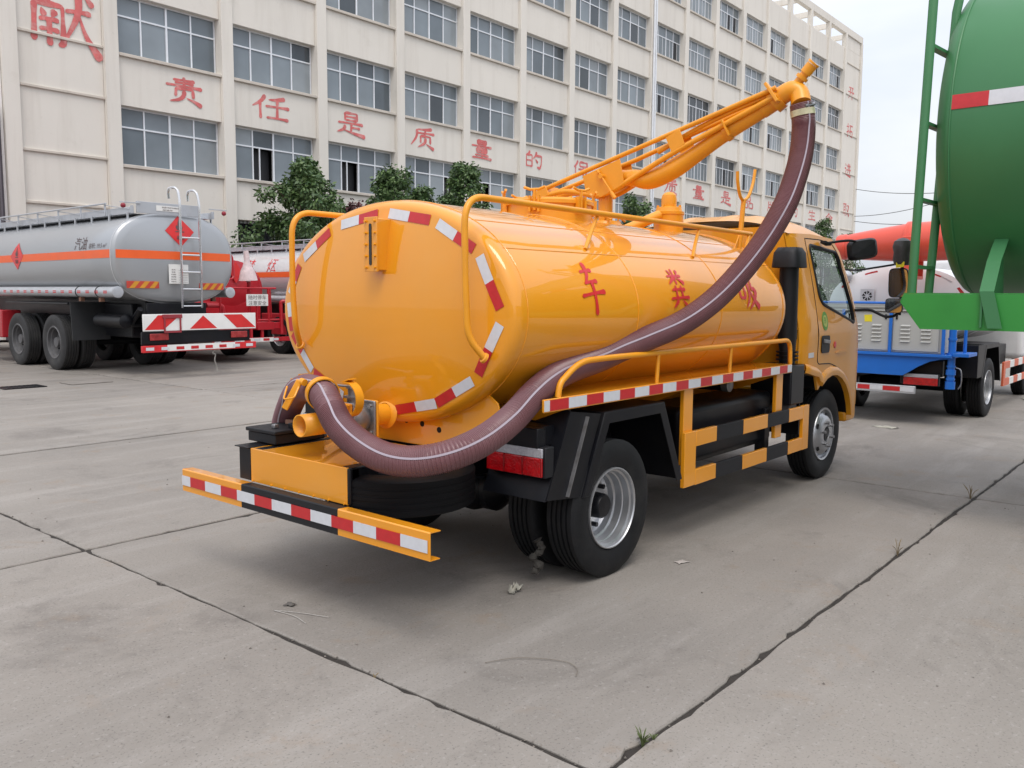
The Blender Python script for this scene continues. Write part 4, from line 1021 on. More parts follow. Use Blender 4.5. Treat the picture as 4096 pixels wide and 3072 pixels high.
for sg in (-1, 1):
    y0, y1 = sorted((sg * .605, sg * .975))
    tl = B('tail_light', BLKP, tk, (-.60, -.53, y0 - .012, y1 + .012, .648, .806), bevel=.006)
    B('clear_lens', GLSC, tl, (-.616, -.602, y0, y1, .752, .800), bevel=.004)
    for i in range(3):
        a = y0 + (y1 - y0) * i / 3; b = y0 + (y1 - y0) * (i + 1) / 3
        rl_ = B('red_lens', GLSR, tl, (-.618, -.602, a + .001, b - .001, .654, .7515), bevel=.005)
        B('lens_rib', M('lens_rib_red', (.22, .004, .006), .3), tl, (-.6205, -.6185, a + .0005, a + .004, .656, .75), bevel=0)
    B('light_bracket', BLK, tl, (-.55, -.45, y0 + .05, y1 + .03, .80, .90), bevel=.004)
# ---- discharge valve and pipe (axis along x at y = -.06)
vy, vz = -.045, .905
dv = MB().tube([(-1.37, vy + .02, vz), (-1.13, vy + .02, vz)], .057, 26, caps=False).build('discharge_pipe', YELM, tk)
dv.modifiers.new('thick', 'SOLIDIFY').thickness = .006
def flange(x0, x1, mat, hw=.097, nm='flange'):
    o = B(nm, mat, dv, (x0, x1, vy + .02 - hw, vy + .02 + hw, vz - hw, vz + hw), bevel=.008, seg=3)
    m = MB()
    for a in (-1, 1):
        for b in (-1, 1): m.tube([(x0 - .014, vy + .02 + a * hw * .74, vz + b * hw * .74), (x0 - .001, vy + .02 + a * hw * .74, vz + b * hw * .74)], .010, 6)
    m.build('flange_bolt', STL, dv)
    return o
flange(-1.13, -1.108, YELM); flange(-1.106, -1.092, STL); 
MB().lathe([(.055, 0), (.075, .012), (.084, .05), (.086, .075), (.080, .11), (.07, .13)], (-1.092, vy + .02, vz), (1, 0, 0), 28).build('valve_body', STL, dv)
flange(-.965, -.948, STL); flange(-.946, -.93, YELM)
T('stub_pipe', YELM, dv, [(-.93, vy + .02, vz), (-.76, vy + .02, vz + .005)], .058, 26)
MB().lathe([(.056, .012), (.082, .0), (.086, -.006), (.056, -.01)], (-.800, vy + .02, vz + .008), (-1, 0, .15), 28).build('weld_collar', YELM, dv)
m = MB().tube([(-1.03, vy + .02, vz + .08), (-1.03, vy + .02, vz + .115)], .03, 16).tube([(-1.03, vy + .02, vz + .115), (-1.03, vy + .02, vz + .125)], .046, 16).tube([(-1.03, vy + .02, vz + .125), (-1.03, vy + .02, vz + .165)], .024, 14).tube([(-1.03, vy + .02, vz + .163), (-1.03, vy + .02, vz + .178)], .034, 6)
m.build('valve_stem', STL, dv)
MB().bar((-1.03, vy + .02, vz + .172), (-1.08, .33, vz + .178), .03, .010).build('valve_handle', STL, dv, bevel=.002)
# hose saddle clamp standing above the pipe, with its lever
HPTS = [HE, (1.472, -1.395, 2.69), (1.476, -1.40, 2.60), (1.44, -1.405, 2.45), (1.36, -1.40, 2.28), (1.244, -1.38, 2.09), (1.09, -1.29, 1.83), (.88, -1.165, 1.575), (.65, -1.05, 1.41), (.40, -.955, 1.318), (.22, -.895, 1.262), (.04, -.866, 1.212), (-.25, -.862, 1.165), (-.44, -.882, 1.122), (-.60, -.900, 1.060), (-.77, -.910, .965), (-.99, -.93, .892), (-1.16, -.885, .840), (-1.27, -.765, .808), (-1.33, -.62, .815), (-1.345, -.45, .862), (-1.34, -.30, .935), (-1.31, -.185, 1.02), (-1.25, -.045, 1.068), (-1.155, .205, 1.064), (-1.085, .385, 1.02), (-1.02, .545, .925), (-.945, .71, .80), (-.895, .81, .66), (-.88, .84, .50)]
hc = spl(HPTS, 10)
# resample evenly
def resample(P, ds):
    o = [P[0]]; acc = 0.
    for a, b in zip(P, P[1:]):
        L = (b - a).length; t = ds - acc
        while t <= L:
            o.append(a.lerp(b, t / L)); t += ds
        acc = L - (t - ds)
    return o
for _ in range(3): hc = [hc[0]] + [(hc[i - 1] + hc[i] * 2 + hc[i + 1]) / 4 for i in range(1, len(hc) - 1)] + [hc[-1]]
hp = resample(hc, .0042)
HR = .0715
HOSE = M('maroon_hose', (.150, .063, .070), .36, var=.10, vscale=8, dirt=(.21, .12, .125), dirt_amt=.35, dirt_scale=5)
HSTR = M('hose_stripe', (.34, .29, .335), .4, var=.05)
hs = MB().tube(hp, [HR + (.0016 if i % 2 else -.0014) for i in range(len(hp))], 30).build('suction_hose', HOSE, tk, angle=60)
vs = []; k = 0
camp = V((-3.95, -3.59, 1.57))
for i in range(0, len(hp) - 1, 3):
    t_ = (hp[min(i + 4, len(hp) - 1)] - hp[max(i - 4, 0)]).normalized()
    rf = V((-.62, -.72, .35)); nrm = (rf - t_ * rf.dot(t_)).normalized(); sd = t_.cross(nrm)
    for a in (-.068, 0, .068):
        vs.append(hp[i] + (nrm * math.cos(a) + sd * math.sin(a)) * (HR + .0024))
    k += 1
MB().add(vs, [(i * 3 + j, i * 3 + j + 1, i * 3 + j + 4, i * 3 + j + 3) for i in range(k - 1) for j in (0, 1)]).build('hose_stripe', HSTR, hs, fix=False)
T('hose_clamp', M('brass_clamp', (.62, .58, .38), .35, .5, var=.2, vscale=20), hs, [hp[9], hp[18]], .0755, 30)
m = MB()
for i in range(8): m.tube([hp[4 + i // 2] + V((.05 - .013 * i, -.055, .01)), hp[4 + i // 2] + V((.045 - .013 * i, -.075, .022))], .005, 5)
m.tube([hp[3] + V((.07, -.02, 0)), hp[5] + V((.0, -.077, .01)), hp[7] + V((-.06, -.045, .0))], .010, 8)
m.build('wire_tie', STL, hs)
# saddle ring round the hose where it crosses the pipe
ci = min(range(len(hp)), key=lambda i: (hp[i] - V((-1.27, -.07, 1.06))).length)
rc = hp[ci]; ra = (hp[ci + 6] - hp[ci - 6]).normalized()
sdl = MB().lathe([(.0785, -.022), (.085, -.022), (.085, .022), (.0785, .022)], rc, ra, 36, closed=True).build('hose_saddle', YELM, tk)
MB().bar(rc + V((0, 0, -.08)), V((-1.2, -.03, .955)), .04, .012, (1, 0, 0)).build('saddle_foot', YELM, sdl)
lv = rc + V((-.075, .10, .035))
MB().bar(lv + V((.012, 0, .03)), lv + V((-.045, .055, -.115)), .034, .016, (.8, .5, 0)).build('saddle_lever', YELM, sdl, bevel=.004)
m = MB().tube(rpath([lv + V((-.01, -.02, .0)), lv + V((-.05, -.035, -.05)), lv + V((-.075, .02, -.06)), lv + V((-.03, .05, .0))], .015), .0045, 8).tube([lv + V((.02, -.03, .02)), lv + V((.02, .0, .025))], .018, 12)
m.build('lever_bail', YELM, sdl)
# second, open half-ring clamp on the right
rc2 = V((-1.14, -.13, 1.03))
m = MB(); L_ = []
for i in range(15):
    a = R(-75 + i * 12.5); L_.append(rc2 + V((.02, -.005, 0)) + V((0, -1, 0)) * math.cos(a) * .085 + V((0, 0, 1)) * math.sin(a) * .085)
MB().sheet(L_, (-.05, 0, 0), .006).build('open_clamp', YELM, sdl)
MB().bar(rc2 + V((-.005, .02, .088)), rc2 + V((-.005, -.035, .105)), .05, .006, (0, 0, 1)).build('clamp_tab', YELM, sdl)
T('clamp_foot', YELM, sdl, [(-1.14, -.10, .95), (-1.14, -.12, 1.0)], .012, 8)

# ---- cab
def hw(z):
    return .945 - (.15 * ((z - 1.25) / .8) ** 1.25 if z > 1.25 else 0)
def side_y(x, z):
    y = hw(z)
    if x > 3.75: y -= .18 * max(0, (x - 3.78)) ** 1.6
    if x < 2.86: y -= 1.6 * (2.86 - x) ** 1.6
    return y
def panel(name, outer, holes, sg, mat, parent, off=0., th=.02):
    bm = bmesh.new()
    for lp in [outer] + holes:
        vv = [bm.verts.new((p[0], 0, p[1])) for p in lp]
        for i in range(len(vv)): bm.edges.new((vv[i], vv[(i + 1) % len(vv)]))
    bmesh.ops.triangle_fill(bm, use_beauty=True, use_dissolve=False, edges=bm.edges[:])
    for i in range(1, 18):
        bmesh.ops.bisect_plane(bm, geom=bm.verts[:] + bm.edges[:] + bm.faces[:], plane_co=(2.7 + i * .08, 0, 0), plane_no=(1, 0, 0))
    for i in range(1, 18):
        bmesh.ops.bisect_plane(bm, geom=bm.verts[:] + bm.edges[:] + bm.faces[:], plane_co=(0, 0, .5 + i * .09), plane_no=(0, 0, 1))
    for v in bm.verts: v.co.y = sg * (side_y(v.co.x, v.co.z) + off)
    me = bpy.data.meshes.new(name); bm.to_mesh(me); bm.free(); me.materials.append(mat); me.shade_smooth()
    o = bpy.data.objects.new(name, me); COL.objects.link(o); o.parent = parent
    if th < .01: return o
    s = o.modifiers.new('thick', 'SOLIDIFY'); s.thickness = th; s.offset = 0
    e_ = o.modifiers.new('split', 'EDGE_SPLIT'); e_.split_angle = R(35)
    return o
def arc(cx_, cz_, r, a0, a1, n): return [(cx_ + r * math.cos(R(a0 + (a1 - a0) * i / n)), cz_ + r * math.sin(R(a0 + (a1 - a0) * i / n))) for i in range(n + 1)]
def rpoly(pts, rad, n=5):
    P = [V((p[0], 0, p[1])) for p in pts]; o = []
    for i in range(len(P)):
        a, b, c = P[i - 1], P[i], P[(i + 1) % len(P)]
        d1, d2 = a - b, c - b; r = min(rad, d1.length * .45, d2.length * .45)
        s_, e_ = b + d1.normalized() * r, b + d2.normalized() * r
        for j in range(n + 1):
            t = j / n; q = (1 - t) ** 2 * s_ + 2 * t * (1 - t) * b + t * t * e_; o.append((q.x, q.z))
    return o
WIN = rpoly([(3.115, 1.985), (3.155, 1.56), (3.215, 1.50), (3.95, 1.325), (3.93, 1.44), (3.72, 1.945)], .05)
ARCH = arc(3.40, .40, .50, 12, 128, 14)
outer = [(2.76, 1.0), (2.76, 1.6), (2.76, 2.06), (3.2, 2.075), (3.68, 2.06), (3.81, 1.95), (3.99, 1.60), (4.08, 1.40), (4.13, 1.0), (4.13, .58), (3.92, .56)] + ARCH + [(3.02, .93), (2.86, .97)]
# rear wall first: the named cab part
def rearwall(u, v):
    y = -1 + 2 * v; z = .98 + (2.12 - .98) * u
    bul = .03 * math.sin(math.pi * u) 
    return (2.755 - bul * (1 - y ** 4) * .6, y * (side_y(2.76, z)), z)
cab = MB().grid(rearwall, 14, 16).build('cab', CABY, tk)
B('rear_panel', CABY, cab, (2.705, 2.75, -.62, .62, 1.20, 1.95), bevel=.03, seg=4)
for sg in (-1, 1):
    panel('cab_side', outer, [WIN], sg, CABY, cab)
    # window rubber, glass
    wp = [(x, sg * (side_y(x, z) + .006), z) for x, z in WIN]
    MB().tube([V(p) for p in wp], .016, 8, closed=True).build('window_seal', BLKP, cab)
    panel('window_glass', rpoly([(3.118, 1.98), (3.158, 1.56), (3.218, 1.505), (3.945, 1.33), (3.925, 1.44), (3.718, 1.94)], .05), [], sg, GLASS, cab, -.004, .004)
    # door outline as a fine groove strip
    dl_ = [(3.05, 2.03), (3.055, 1.6), (3.065, 1.25), (3.05, 1.01), (3.35, 1.0), (3.56, .95), (3.75, .86)]
    T("door_gap", HOLE, cab, [(p.x, sg * (side_y(p.x, p.z) + .0095), p.z) for p in rpath([(x, 0, z) for x, z in dl_], .06, 8)], .0045, 6)
    T('door_gap', HOLE, cab, [(p.x, sg * (side_y(p.x, p.z) + .0095), p.z) for p in rpath([(3.05, 0, 2.035), (3.35, 0, 2.04), (3.64, 0, 2.025), (3.76, 0, 1.93), (3.93, 0, 1.60), (4.02, 0, 1.38)], .05, 8)], .0045, 6)
    # wheel arch flare
    fl = [(2.80, .955), (2.92, .93), (3.06, .905)] + [(3.40 + .49 * math.cos(R(a)), .40 + .50 * math.sin(R(a))) for a in (122, 108, 94, 80, 66, 52, 38, 24, 12)]
    def flare(u, v, fl=fl, sg=sg):
        i = u * (len(fl) - 1); k_ = min(int(i), len(fl) - 2); t = i - k_
        x = fl[k_][0] * (1 - t) + fl[k_ + 1][0] * t; z = fl[k_][1] * (1 - t) + fl[k_ + 1][1] * t
        a = fl[k_]; b = fl[k_ + 1]; dx, dz = b[0] - a[0], b[1] - a[1]; L = math.hypot(dx, dz); nx, nz = -dz / L, dx / L
        pr = [(-.0, -.14), (-.0, .03), (.035, .036), (.06, .030), (.075, .012), (.085, -.005)][int(round(v * 5))]
        return (x + nx * pr[0] * 1.0, sg * (side_y(x, z) + pr[1]), z + nz * pr[0])
    MB().grid(flare, 44, 5).build('arch_flare', CABY, cab, angle=60)
    MB().sheet([(p[0], sg * .93, p[1] - .005) for p in fl], (0, -sg * .45, 0), .008).build('arch_liner', BLK, cab)
    # door handle, badge, sticker, label
    hx = 3.215; 
    def on(x, z, d=.0): return V((x, sg * (side_y(x, z) + .011 + d), z))
    m = MB().prism([on(x, z) for x, z in rpoly([(hx - .09, 1.095), (hx + .09, 1.095), (hx + .09, 1.24), (hx - .09, 1.24)], .035)], (0, sg * .007, 0))
    dh = m.build('door_handle', BLKP, cab)
    MB().bar(on(hx - .06, 1.195, .012), on(hx + .07, 1.185, .012), .016, .03, (0, 0, 1)).build('handle_grip', STL, dh, bevel=.004)
    MB().prism([on(3.44 + .026 * math.cos(a), 1.155 + .028 * math.sin(a)) for a in [i * math.pi / 8 for i in range(16)]], (0, sg * .004, 0)).build('badge', REDS, cab)
    MB().prism([on(3.22 + .064 * math.cos(a), 1.36 + .078 * math.sin(a)) for a in [i * math.pi / 12 for i in range(24)]], (0, sg * .002, 0)).build('round_sticker', GTG, cab)
    MB().prism([on(3.22 + .045 * math.cos(a), 1.36 + .05 * math.sin(a), .0025) for a in [i * math.pi / 12 for i in range(24)]], (0, sg * .001, 0)).build('sticker_centre', M('sticker_pale', (.42, .50, .12), .5), cab)
    lettering('sticker_lettering', 'EV', GTG, cab, lambda a, b, sg=sg: on(3.22 + a * (-sg), 1.365 + b, .0042), .045, .05, bold=.02)
    MB().prism([on(2.91 + a, 1.09 + b) for a, b in ((-.05, -.02), (.06, -.02), (.06, .02), (-.05, .02))], (0, sg * .002, 0)).build('paper_label', TW, cab)
    MB().prism([on(3.73, 1.085), on(3.55, 1.075), on(3.45, 1.085), on(3.55, 1.10), on(3.68, 1.10)], (0, sg * .006, 0)).build('door_crease', CABY, cab)
    B('cab_step', CABY, cab, (3.86, 4.06, min(sg * .72, sg * .93), max(sg * .72, sg * .93), .44, .53), bevel=.02)
# roof with pressed ribs
def roof(u, v):
    x = 2.755 + (3.70 - 2.755) * u; q = -1 + 2 * v
    yw = hw(2.06) - .006 - .10 * max(0, u - .85) 
    z = 2.062 + .195 * (1 - abs(q) ** 3.2) * (.55 + .45 * math.sin(min(1, u * 1.9 + .12) * math.pi / 2)) * (1 - .55 * max(0, (u - .72) / .28) ** 1.7)
    if .08 < abs(q) < .78: z += .018 * max(0, math.cos(q * 26)) * min(1, u * 8) * max(0, 1 - u * 1.6)
    return (x, q * yw, z)
MB().grid(roof, 26, 72).build('roof', CABY, cab, angle=60)
def ledge(u, v):
    q = -1 + 2 * v; yw = hw(2.06)
    return (3.70 + .05 * u + .07 * (1 - q * q), q * yw, 2.062 + .0877 * (1 - abs(q) ** 3.2) * (1 - u) - .05 * u)
MB().grid(ledge, 4, 24).build('roof_visor', CABY, cab)
# front: lower face and windscreen
FX = [(2.01, 3.77), (1.95, 3.81), (1.60, 3.99), (1.40, 4.08), (1.0, 4.13), (.58, 4.13)]
def fx(z):
    for (z0, x0), (z1, x1) in zip(FX, FX[1:]):
        if z >= z1: return x0 + (x1 - x0) * (z0 - z) / (z0 - z1)
    return 4.13
def front(z0, z1):
    def f(u, v):
        z = z0 + (z1 - z0) * u; q = -1 + 2 * v; x = fx(z); return (x + .09 * (1 - q * q), q * (side_y(x, z) - .005), z)
    return f
MB().grid(front(.58, 1.36), 10, 16).build('cab_front', CABY, cab)
MB().grid(front(1.36, 2.01), 10, 16).build('windscreen', GLASS, cab)
B('bumper', CABY, cab, (4.05, 4.22, -.90, .90, .42, .68), bevel=.04, seg=3)
for sg in (-1, 1): B('headlight', GLSC, cab, (4.12, 4.19, min(sg * .58, sg * .86), max(sg * .58, sg * .86), .74, .92), bevel=.02)
B('grille', BLKP, cab, (4.15, 4.185, -.5, .5, .76, .95), bevel=.01)
B('cab_floor', DARKIN, cab, (2.80, 4.02, -.85, .85, .93, .97), bevel=0)
B('dashboard', DARKIN, cab, (3.70, 3.98, -.85, .85, 1.05, 1.36), bevel=.05, seg=3)
for yv in (-.42, .0, .42):
    st = B('seat', DARKIN, cab, (2.92, 3.38, yv - .2, yv + .2, 1.0, 1.22), bevel=.04); MB().bar((2.95, yv, 1.2), (2.88, yv, 1.78), .40, .1, (1, 0, 0)).build('seat_back', DARKIN, st, bevel=.04)
MB().lathe([(.19, -.012), (.205, 0), (.19, .012), (.175, 0)], (3.55, .42, 1.45), (-.75, 0, .66), 30, closed=True).build('steering_wheel', BLKP, cab)
T('steering_column', BLKP, cab, [(3.56, .42, 1.44), (3.8, .42, 1.2)], .03, 10)
# snorkel and air box
sn = T('snorkel', BLKP, tk, [(2.60, -.86, 1.03), (2.60, -.86, 1.14), (2.585, -.86, 1.25), (2.575, -.86, 1.83)], [.075, .075, .088, .088], 20)
sn.scale = (1, .8, 1); sn.location = (.065, -.172, 0)
MB().grid(lambda u, v: (2.64 + (.135, .135, .125, .095, .0001)[int(round(v * 4))] * math.copysign(abs(math.cos(u * 6.2832)) ** .6, math.cos(u * 6.2832)), -.86 + (.115, .115, .105, .08, .0001)[int(round(v * 4))] * math.copysign(abs(math.sin(u * 6.2832)) ** .6, math.sin(u * 6.2832)), (1.785, 1.80, 1.90, 1.94, 1.945)[int(round(v * 4))]), 40, 4).build('snorkel_cap', BLKP, tk, angle=50)
m = MB()
for zz in (1.06, 1.09, 1.12): m.cyl((2.665, -.86, zz), (2.665, -.86, zz + .012), .086, 20)
m.build('snorkel_boot', BLK, tk)
ab = B('air_box', BLK, tk, (2.50, 2.76, -.97, -.66, .72, 1.03), bevel=.012)
B('air_box_foot', RIMD, ab, (2.52, 2.66, -.955, -.72, .66, .719), bevel=.005)
B('snorkel_bracket', BLK, tk, (2.66, 2.765, -.90, -.84, 1.22, 1.30), bevel=.006)
B('wheel_shield', BLK, tk, (2.80, 2.82, -.92, -.5, .45, .93), bevel=.003)
# mirrors
mr1 = T('door_mirror', BLKP, tk, spl([(3.40, -.86, 2.01), (3.50, -.95, 2.03), (3.60, -1.01, 2.035), (3.68, -1.04, 2.01)], 5), .011, 8)
MB().bar((3.36, -.845, 2.02), (3.44, -.865, 2.0), .05, .02).build('mirror_base', BLKP, mr1)
MB().grid(lambda u, v: V((3.70, -1.055, 1.965)) + V((.55, -.75, .15)).normalized() * (.125 * math.copysign(abs(math.cos(u * 6.2832)) ** .45, math.cos(u * 6.2832)) * (1, 1, .8, .001)[int(round(v * 3))]) + V((.05, .15, 1)).normalized() * (.088 * math.copysign(abs(math.sin(u * 6.2832)) ** .45, math.sin(u * 6.2832)) * (1, 1, .8, .001)[int(round(v * 3))]) + V((-.8, -.58, .1)).normalized() * (0, .02, .055, .06)[int(round(v * 3))], 28, 3).build('mirror_housing', BLKP, mr1, angle=50)
mr2 = T('front_mirror', BLKP, tk, spl([(4.03, -.90, 1.44), (4.08, -1.02, 1.445), (4.10, -1.12, 1.40), (4.11, -1.17, 1.385), (4.14, -1.23, 1.40), (4.16, -1.26, 1.46)], 6), .013, 10)
T('mirror_stem', BLKP, mr2, [(4.16, -1.26, 1.40), (4.17, -1.26, 2.0)], .012, 8)
def mirror(c, nrm, w_, h_):
    n_ = V(nrm).normalized(); u_ = V((0, 0, 1)).cross(n_).normalized(); v_ = n_.cross(u_)
    def ring(s, d, e=.4):
        return [V(c) + u_ * (w_ / 2 * s * math.copysign(abs(math.cos(a)) ** e, math.cos(a))) + v_ * (h_ / 2 * s * math.copysign(abs(math.sin(a)) ** e, math.sin(a))) + n_ * d for a in [i * math.pi / 14 for i in range(28)]]
    rs = [ring(.93, .002), ring(1.0, .004), ring(1.0, -.02), ring(.8, -.06), ring(.02, -.07)]
    vs = [p for r in rs for p in r]; fs = [(i * 28 + j, i * 28 + (j + 1) % 28, (i + 1) * 28 + (j + 1) % 28, (i + 1) * 28 + j) for i in range(4) for j in range(28)]
    MB().add(vs, fs).build('mirror_housing', BLKP, mr2, angle=50)
    MB().add(ring(.93, .001), [tuple(range(28))]).build('mirror_glass', MIRR, mr2, smooth=False)
mirror((4.11, -1.25, 1.685), (-.995, .06, -.06), .17, .26)
mirror((4.08, -1.23, 1.485), (-.99, .10, -.02), .15, .13)
MB().lathe([(.001, -.11), (.06, -.11), (.075, -.06), (.07, -.0), (.082, .05), (.07, .10), (.03, .125), (.001, .13)], (4.14, -1.26, 1.95), (0, 0, 1), 14).build('wrapped_mirror', M('grey_wrapping', (.045, .042, .043), .45, var=.3, vscale=14, bump=.8, bscale=14), mr2)
MB().add([(4.08, -1.30, 1.825), (4.08, -1.23, 1.815), (4.08, -1.23, 1.865), (4.08, -1.30, 1.87)], [(0, 1, 2, 3)]).build('yellow_tag', YTG, mr2, smooth=False)
# ================================================================== fuel tankers (x across, y forward, rear at y = 0)
def seg_ellipse(a, b, n, e):
    o = []
    for j in range(n):
        t = 2 * math.pi * j / n; c, s = math.cos(t), math.sin(t)
        o.append((a * math.copysign(abs(c) ** (2 / e), c), b * math.copysign(abs(s) ** (2 / e), s)))
    return o
def diamond(nm, parent, mp, rx, rz, mat):
    def f(u, v):
        q = -1 + 2 * u; h = 1 - abs(q)
        return mp((-1 + 2 * v) * rx * max(h, .001), q * rz)
    return MB().grid(f, 16, 6).build(nm, mat, parent, smooth=False, fix=False)
def flame(parent, mp, s):
    P = [(-.10, -.12), (-.16, .0), (-.12, .10), (-.08, .05), (-.04, .22), (.02, .34), (.05, .16), (.10, .10), (.15, .0), (.10, -.12)]
    MB().add([mp(x * s, z * s + .12 * s) for x, z in P], [tuple(range(len(P)))]).build('flame_symbol', TXTD, parent, smooth=False, fix=False)
    MB().add([mp(x * s, z * s - .06 * s) for x, z in ((-.2, -.02), (.2, -.02), (.2, .02), (-.2, .02))], [(0, 1, 2, 3)]).build('flame_symbol', TXTD, parent, smooth=False, fix=False)
def tanker(name, label, loc, scale, paint, text, axles, rim_mat, rim, length=8.6, tyre=None, board=True, group='fuel tankers parked nose to the factory'):
    t = empty(name, loc); t.scale = (scale,) * 3
    tag(t, label, 'tanker truck', group)
    HW, HB, ZC, E_ = 1.21, .83, 2.19, 2.55
    n = 72
    def ring(y, s=1., ins=0.): return [((1 - ins / HW) * x * s, y, ZC + (1 - ins / HB) * z * s) for x, z in seg_ellipse(HW, HB, n, E_)]
    def hy(s): return -.05 - .10 * (1 - s * s)
    prof = [ring(hy(s), max(s, .002) * .955) for s in [i / 9 for i in range(10)]] + [ring(-.045, .962), ring(-.03, .978), ring(-.012, .992), ring(0, 1)] + [ring(length * i / 10) for i in range(1, 11)] + [ring(length + .05, .96), ring(length + .12, .5), ring(length + .14, .002)]
    vs = [p for r in prof for p in r]
    fs = [(i * n + j, i * n + (j + 1) % n, (i + 1) * n + (j + 1) % n, (i + 1) * n + j) for i in range(len(prof) - 1) for j in range(n)]
    tk_ = MB().add(vs, fs).build('tank', paint, t, angle=60)
    MB().tube(ring(.012, 1.001), .009, 5, closed=True).build('seam', M('weld_pale', (.55, .56, .57), .35, .3), tk_)
    def sx(z): return HW * (max(0, 1 - abs((z - ZC) / HB) ** E_)) ** (1 / E_)
    # orange band
    for sg in (-1, 1):
        MB().grid(lambda u, v, sg=sg: (sg * (sx(2.17 + .15 * v) + .004), .03 + (length - .05) * u, 2.17 + .15 * v), 2, 2).build('orange_stripe', ORG, tk_, fix=False)
    def hp_(x, z, d=.004):
        s = max(abs(x) / HW, 0); q = (abs(x / (HW * .955)) ** E_ + abs((z - ZC) / (HB * .955)) ** E_) ** (1 / E_)
        return (x, hy(min(q, 1)) - d, z)
    MB().grid(lambda u, v: hp_((-1 + 2 * u) * HW * .945, 2.17 + .15 * v), 24, 1).build('orange_stripe', ORG, tk_, fix=False)
    # side marks (left side faces -x)
    def sm(y0, z0): return lambda a, b: (-(sx(z0 + b) + .007), y0 - a, z0 + b)
    for y0 in (4.2,):
        d_ = diamond('hazard_diamond', tk_, sm(y0, 2.29), .33, .28, REDS); flame(d_, lambda a, b, y0=y0: (-(sx(2.29 + b) + .010), y0 - a, 2.29 + b), .42)
        lettering('hazard_lettering', '易燃', TXTD, d_, lambda a, b, y0=y0: (-(sx(2.19 + b) + .010), y0 - a, 2.18 + b), .16, .08)
    text(t, tk_, sx)
    if board:
        d_ = diamond('hazard_diamond', tk_, lambda a, b: hp_(.06 + a, 2.70 + b, .008), .29, .29, REDS)
        flame(d_, lambda a, b: hp_(.06 + a, 2.72 + b, .012), .45); lettering('hazard_lettering', '易燃', TXTD, d_, lambda a, b: hp_(.06 + a, 2.58 + b, .012), .15, .08)
        for x0, x1, z0, z1 in ((-.99, -.38, 1.63, 1.76), (.43, .95, 1.61, 1.74)):
            y_ = -.10; hz_ = B('hazard_board', M('hazard_red', (.48, .05, .03), .5), t, (x0, x1, y_ - .012, y_, z0, z1), bevel=.003)
            for i in range(3):
                a = x0 + .10 + i * (x1 - x0) * .31; w_ = (x1 - x0) * .16
                MB().add([(max(a - .06, x0), y_ - .0145, z0 + .004), (a - .06 + w_, y_ - .0145, z0 + .004), (min(a + .05 + w_, x1), y_ - .0145, z1 - .004), (a + .05, y_ - .0145, z1 - .004)], [(0, 1, 2, 3)]).build('hazard_stripe', M('hazard_yellow', (.60, .27, .02), .5), hz_, smooth=False, fix=False)
        lb = B('spec_label', WHT, t, (-.21, .18, -.170, -.160, 1.72, 2.08), bevel=.002)
        for i, s_ in enumerate(('品名', '种类', '罐体容积', '核载质量', '联系电话', '施救方法')):
            lettering('label_lettering', s_, TXTD, lb, lambda a, b, i=i: (-.12 + a, -.1725, 1.98 - i * .044 + b), .05 + .012 * len(s_), .024)
            B('label_rule', TXTD, lb, (-.02, .16, -.1725, -.1715, 1.965 - i * .044, 1.968 - i * .044), bevel=0)
    # ladder on the head
    if board:
        ld = T('ladder', CHRM, t, rpath([(-.08, -.02, 3.30), (-.10, -.02, 3.50), (-.02, -.22, 3.50), (.0, -.26, 3.25), (-.01, -.25, 1.27)], .12), .024, 10)
        T('stringer', CHRM, ld, rpath([(.30, -.02, 3.28), (.29, -.02, 3.48), (.36, -.22, 3.48), (.39, -.26, 3.23), (.39, -.25, 1.27)], .12), .024, 10)
        for zz in (1.30, 1.62, 1.94, 2.26, 2.58): T('rung', CHRM, ld, [(0, -.25, zz), (.39, -.25, zz)], .018, 8)
    # walkway frame on top
    wf = B('roof_frame', GALV, t, (-.80, -.74, .02, length, 2.98, 3.10), (.74, .80, .02, length, 2.98, 3.10), bevel=.004)
    B('end_plate', GALV, wf, (-.75, .50, -.10, -.08, 2.99, 3.20), bevel=.004)
    np_ = B('name_plate', WHT, wf, (-.38, .10, -.108, -.102, 3.05, 3.15), bevel=.002)
    lettering('plate_lettering', '湖北程力专用汽车有限公司', TXTD, np_, lambda a, b: (-.10 + a, -.111, 3.12 + b), .34, .03); lettering('plate_lettering', '加油车', TXTD, np_, lambda a, b: (-.16 + a, -.111, 3.075 + b), .2, .028)
    B('deck_plate', GALV, wf, (-.74, .74, .0, length, 2.975, 2.985), bevel=0)
    for sg in (-1, 1):
        B('side_plate', GALV, wf, (sg * .80 - .006, sg * .80 + .006, -.08, .02, 2.98, 3.12), bevel=0)
        B('lamp_bar', GALV, wf, (min(sg * .68, sg * 1.06), max(sg * .68, sg * 1.06), -.12, -.10, 3.15, 3.17), bevel=.003)
        MB().lathe([(.045, 0), (.042, .03), (.02, .05), (.001, .053)], (sg * 1.0, -.10, 3.10), (0, -1, 0), 16).build('marker_lamp', M('lamp_red', (.25, .015, .03), .2), wf)
        T('handrail', GALV, wf, [(sg * .86, .85, 3.20), (sg * .86, length, 3.20)], .018, 6)
        for i in range(8):
            yv = .90 + i * 1.02
            B('rail_post', GALV, wf, (sg * .85 - .012, sg * .85 + .012, yv, yv + .03, 2.98, 3.19), bevel=0)
            T('rail_brace', GALV, wf, [(sg * .84, yv, 3.17), (sg * .80, yv - .85, 3.06)], .010, 6)
        for i in range(12):
            yv = .06 + i * .72
            B('frame_post', GALV, wf, (sg * .83 - .012, sg * .83 + .012, yv, yv + .04, 2.74, 3.0), bevel=0)
        # hose tube along the side
        ht = T('hose_tube', GALV, t, [(sg * 1.13, -.02, 1.56), (sg * 1.13, 6.2, 1.56)], .098, 22)
